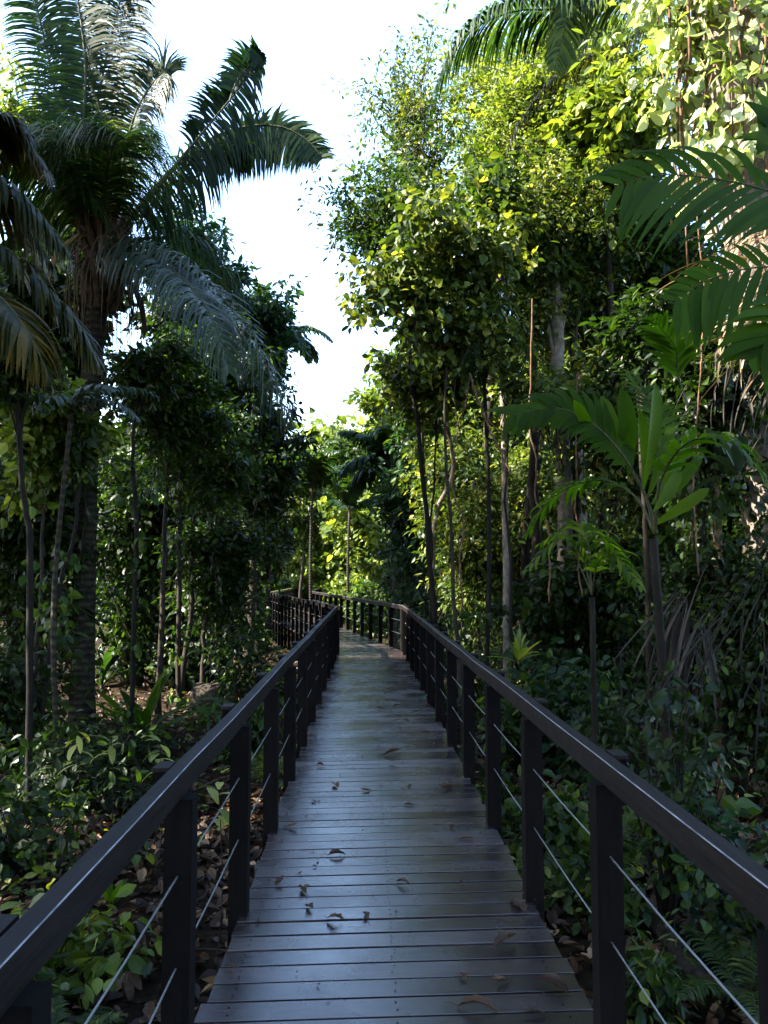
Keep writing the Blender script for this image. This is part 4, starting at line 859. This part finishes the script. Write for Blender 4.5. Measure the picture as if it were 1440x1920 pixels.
sunplant(208, 1376, 6.6, .6, 'sunlit_sapling', 'sunlit sapling with level white-green leaves just beneath the low rosette', 2)
sunplant(300, 1390, 6.2, .5, 'sunlit_sapling', 'small pale green sapling right of the low rosette', 3, 'bright')
sunplant(410, 1480, 4.9, .3, 'sunlit_sapling', 'low pale plant seen between two left railing posts', 4)
def fern(px, py, d, n, L, label, seed, lm='mid'):
    c0 = P(px, py, d); c0[2] = float(gz(c0[0], d)) - .02; rt = thing('fern', label, 'fern', c0); r = np.random.default_rng(seed)
    for k in range(n):
        build_frond(rt, frond(arc(c0, k * 2.4 + r.normal() * .2, r.uniform(.6, 1.3), L * r.uniform(.7, 1.1), r.uniform(1.0, 1.7)), L * .2, nl=26, w=.008, grav=.8, fan=.4, seed=seed * 20 + k, start=.2, r0=.005, tipf=.1, seg=3, v=r.uniform(.3, .8)), lm)
fern(1235, 1500, 3.9, 9, .45, 'fern beneath the near right handrail', 1)
fern(1390, 1420, 4.6, 9, .6, 'fern at the right edge above the near handrail', 2)
fern(120, 1560, 4.2, 8, .4, 'fern at the left edge, above the near handrail', 3)
fern(505, 1300, 9.0, 10, .7, 'fresh fern beside the left railing halfway along', 4, 'olive')
fern(280, 1560, 4.0, 8, .35, 'small fern on the litter behind the near left handrail', 5)
fern(1150, 1300, 7.0, 11, .8, 'fern in the shade behind the right railing below the withered frond', 6)
fern(60, 1250, 8.0, 10, .9, 'large fern in the deep shade at the left edge', 7, 'dark')
fern(1010, 1400, 6.0, 9, .5, 'fern behind the second and third right posts', 8)
# log with round sawn end
lc = at_ground(408, 1335) + (0, 0, .2); lg = thing('log', 'short round log with a pale weathered end lying left of the boardwalk', 'log', lc - (0, 0, .25))
tube([lc + (-.35, .12, 0), lc + (0, 0, .01), lc + (.218, -.08, 0)], [.25, .26, .25], 20).build('bark', M['bark'], lg)
g = Geo(); tube([lc + (.216, -.079, 0), lc + (.232, -.085, 0)], [.22, .21], 20, g=g); g.build('sawn_end', M['palebark'], lg)
la, lb = at_ground(1225, 1745), at_ground(1320, 1860)
lg2 = tube(bez([la + (-.1, .3, .05), la + (0, 0, .06), lb + (0, 0, .05), lb + (.2, -.2, .03)], 12), np.linspace(.045, .06, 12), 10).build('fallen_branch', M['bark'], origin=la); tag(lg2, 'mossy brown fallen branch on the litter at the lower right', 'branch')
la, lb = at_ground(370, 1480), at_ground(470, 1455)
o = tube(bez([la, (la + lb) / 2 + (0, 0, .06), lb], 8), np.linspace(.014, .008, 8), 6).build('fallen_stick', M['liana'], origin=la); tag(o, 'thin tan fallen stick behind the second left railing post', 'branch')

# bushes on both sides, each placed by its own spot
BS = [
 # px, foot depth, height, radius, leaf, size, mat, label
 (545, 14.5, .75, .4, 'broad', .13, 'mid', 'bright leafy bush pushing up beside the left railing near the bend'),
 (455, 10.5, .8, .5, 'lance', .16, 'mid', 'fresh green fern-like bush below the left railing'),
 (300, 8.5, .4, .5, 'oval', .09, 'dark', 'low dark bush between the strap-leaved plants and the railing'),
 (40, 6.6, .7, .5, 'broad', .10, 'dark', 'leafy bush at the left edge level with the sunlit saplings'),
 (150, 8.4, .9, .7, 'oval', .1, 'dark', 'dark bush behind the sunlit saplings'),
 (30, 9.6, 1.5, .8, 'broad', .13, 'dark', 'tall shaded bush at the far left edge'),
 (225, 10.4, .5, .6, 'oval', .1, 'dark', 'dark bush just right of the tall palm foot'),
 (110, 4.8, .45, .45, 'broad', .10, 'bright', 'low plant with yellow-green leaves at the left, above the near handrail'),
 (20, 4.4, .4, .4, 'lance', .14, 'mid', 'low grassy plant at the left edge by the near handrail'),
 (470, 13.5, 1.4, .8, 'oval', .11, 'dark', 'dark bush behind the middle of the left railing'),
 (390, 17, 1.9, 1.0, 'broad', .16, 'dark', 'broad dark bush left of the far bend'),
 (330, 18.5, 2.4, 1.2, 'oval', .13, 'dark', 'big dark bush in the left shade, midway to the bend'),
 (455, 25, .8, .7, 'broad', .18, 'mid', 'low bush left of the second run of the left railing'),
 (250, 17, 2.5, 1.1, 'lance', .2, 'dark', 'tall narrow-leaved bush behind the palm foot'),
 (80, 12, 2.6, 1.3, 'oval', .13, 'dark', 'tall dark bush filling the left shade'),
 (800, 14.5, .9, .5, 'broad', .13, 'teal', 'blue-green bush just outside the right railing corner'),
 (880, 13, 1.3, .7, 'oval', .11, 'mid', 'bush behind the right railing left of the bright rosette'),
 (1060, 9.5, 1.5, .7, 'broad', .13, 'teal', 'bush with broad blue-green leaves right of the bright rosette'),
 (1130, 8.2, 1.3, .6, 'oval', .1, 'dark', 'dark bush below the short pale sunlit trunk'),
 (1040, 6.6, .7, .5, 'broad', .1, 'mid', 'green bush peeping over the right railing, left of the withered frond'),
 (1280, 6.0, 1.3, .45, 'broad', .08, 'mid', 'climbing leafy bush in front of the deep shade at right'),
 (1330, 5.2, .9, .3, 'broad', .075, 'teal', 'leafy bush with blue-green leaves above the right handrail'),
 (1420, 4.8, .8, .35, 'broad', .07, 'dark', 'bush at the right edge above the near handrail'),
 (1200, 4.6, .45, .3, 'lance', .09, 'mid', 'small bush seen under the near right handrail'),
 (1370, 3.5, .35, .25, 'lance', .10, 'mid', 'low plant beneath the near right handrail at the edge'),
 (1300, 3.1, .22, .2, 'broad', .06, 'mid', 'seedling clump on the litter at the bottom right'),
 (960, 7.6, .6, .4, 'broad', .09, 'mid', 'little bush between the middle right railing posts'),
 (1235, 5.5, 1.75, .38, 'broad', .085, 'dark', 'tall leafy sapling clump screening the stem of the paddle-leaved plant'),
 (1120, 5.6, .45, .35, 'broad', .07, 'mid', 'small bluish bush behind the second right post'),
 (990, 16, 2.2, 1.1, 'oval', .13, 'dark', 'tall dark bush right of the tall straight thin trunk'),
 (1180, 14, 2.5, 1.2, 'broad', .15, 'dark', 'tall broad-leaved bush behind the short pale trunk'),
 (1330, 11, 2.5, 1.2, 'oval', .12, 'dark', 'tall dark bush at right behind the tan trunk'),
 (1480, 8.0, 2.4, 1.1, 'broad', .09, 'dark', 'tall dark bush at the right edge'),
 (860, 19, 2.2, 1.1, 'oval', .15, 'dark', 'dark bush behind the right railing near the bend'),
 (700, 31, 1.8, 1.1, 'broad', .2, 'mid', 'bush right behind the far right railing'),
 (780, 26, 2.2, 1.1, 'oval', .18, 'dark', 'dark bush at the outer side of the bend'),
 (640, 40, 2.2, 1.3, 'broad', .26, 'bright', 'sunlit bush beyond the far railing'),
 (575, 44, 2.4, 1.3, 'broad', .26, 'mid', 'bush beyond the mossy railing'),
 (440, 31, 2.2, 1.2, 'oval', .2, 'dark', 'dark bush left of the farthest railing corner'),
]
for k, (px, d, h, rx, lf, sz, lm_, lab) in enumerate(BS):
    x = (px - 720) / FPX * d
    bush('leafy_bush', lab, x, d, h, rx, lf, sz, lm_, 700 + k, stems=int(6 + rx * 9), per=(10 if d < 8 else 20) if rx < 1 else 32)
# unseen trees added left of the frame so their crowns shade the boardwalk
SH = [(-6.2, 1.5, 9.5, 2.6), (-7.4, 6.0, 10.5, 2.4), (-8.8, 4.0, 12, 3), (-6.0, -3.2, 10, 2.8), (-11.5, 9.5, 12.5, 2.8), (-12.5, 1.0, 14, 3.2), (-10, -4, 14, 3), (-4.2, -6.5, 10, 2.6)]
for k, (x, y, z, rr) in enumerate(SH):
    sp_ = 12 if k == 1 else 26
    tree('added_shade_tree', 'tall dense unseen tree added left of the view to shade the boardwalk', 'tree', (x, y, 0), (x, y, z), (x, y, z - rr * .6), (rr, rr, rr * 1.25), leaf='broad', size=.3, limbs=26, twigs=8, per=sp_, lm='dark', seed=800 + k, tr=.16, group='added unseen trees left of the view')

# far forest
def far_mass(name, d0, d1, az0, az1, n, topf, size, lm, seed):
    r = np.random.default_rng(seed); az = r.uniform(az0, az1, n); d = r.uniform(d0, d1, n); x = np.tan(az) * d
    top = np.array([topf(a) for a in az]) + 1.6 * np.sin(az * 23 + 1) + .9 * np.sin(az * 61); z = gz(x, d) + (top + .8) * r.uniform(0, 1, n) ** .8
    g = Geo(); nodes = np.stack([x, d, z], -1); clumps(g, nodes, 16, .75, size, 'blob', r=r)
    tag(g.build(name, M[lm], origin=(0, d0, 0)), kind='stuff')
far_mass('distant_forest', 52, 70, R(-12), R(10), 2600, lambda a: 11.5, .42, 'bright', 1)
far_mass('distant_forest', 40, 60, R(-50), R(-10.5), 4200, lambda a: np.interp(a, [R(-50), R(-32), R(-22), R(-10)], [20, 15, 9, 8]), .42, 'dark', 2)
far_mass('distant_forest', 40, 60, R(6), R(50), 4200, lambda a: np.interp(a, [R(6), R(14), R(50)], [9, 16, 22]), .42, 'mid', 3)
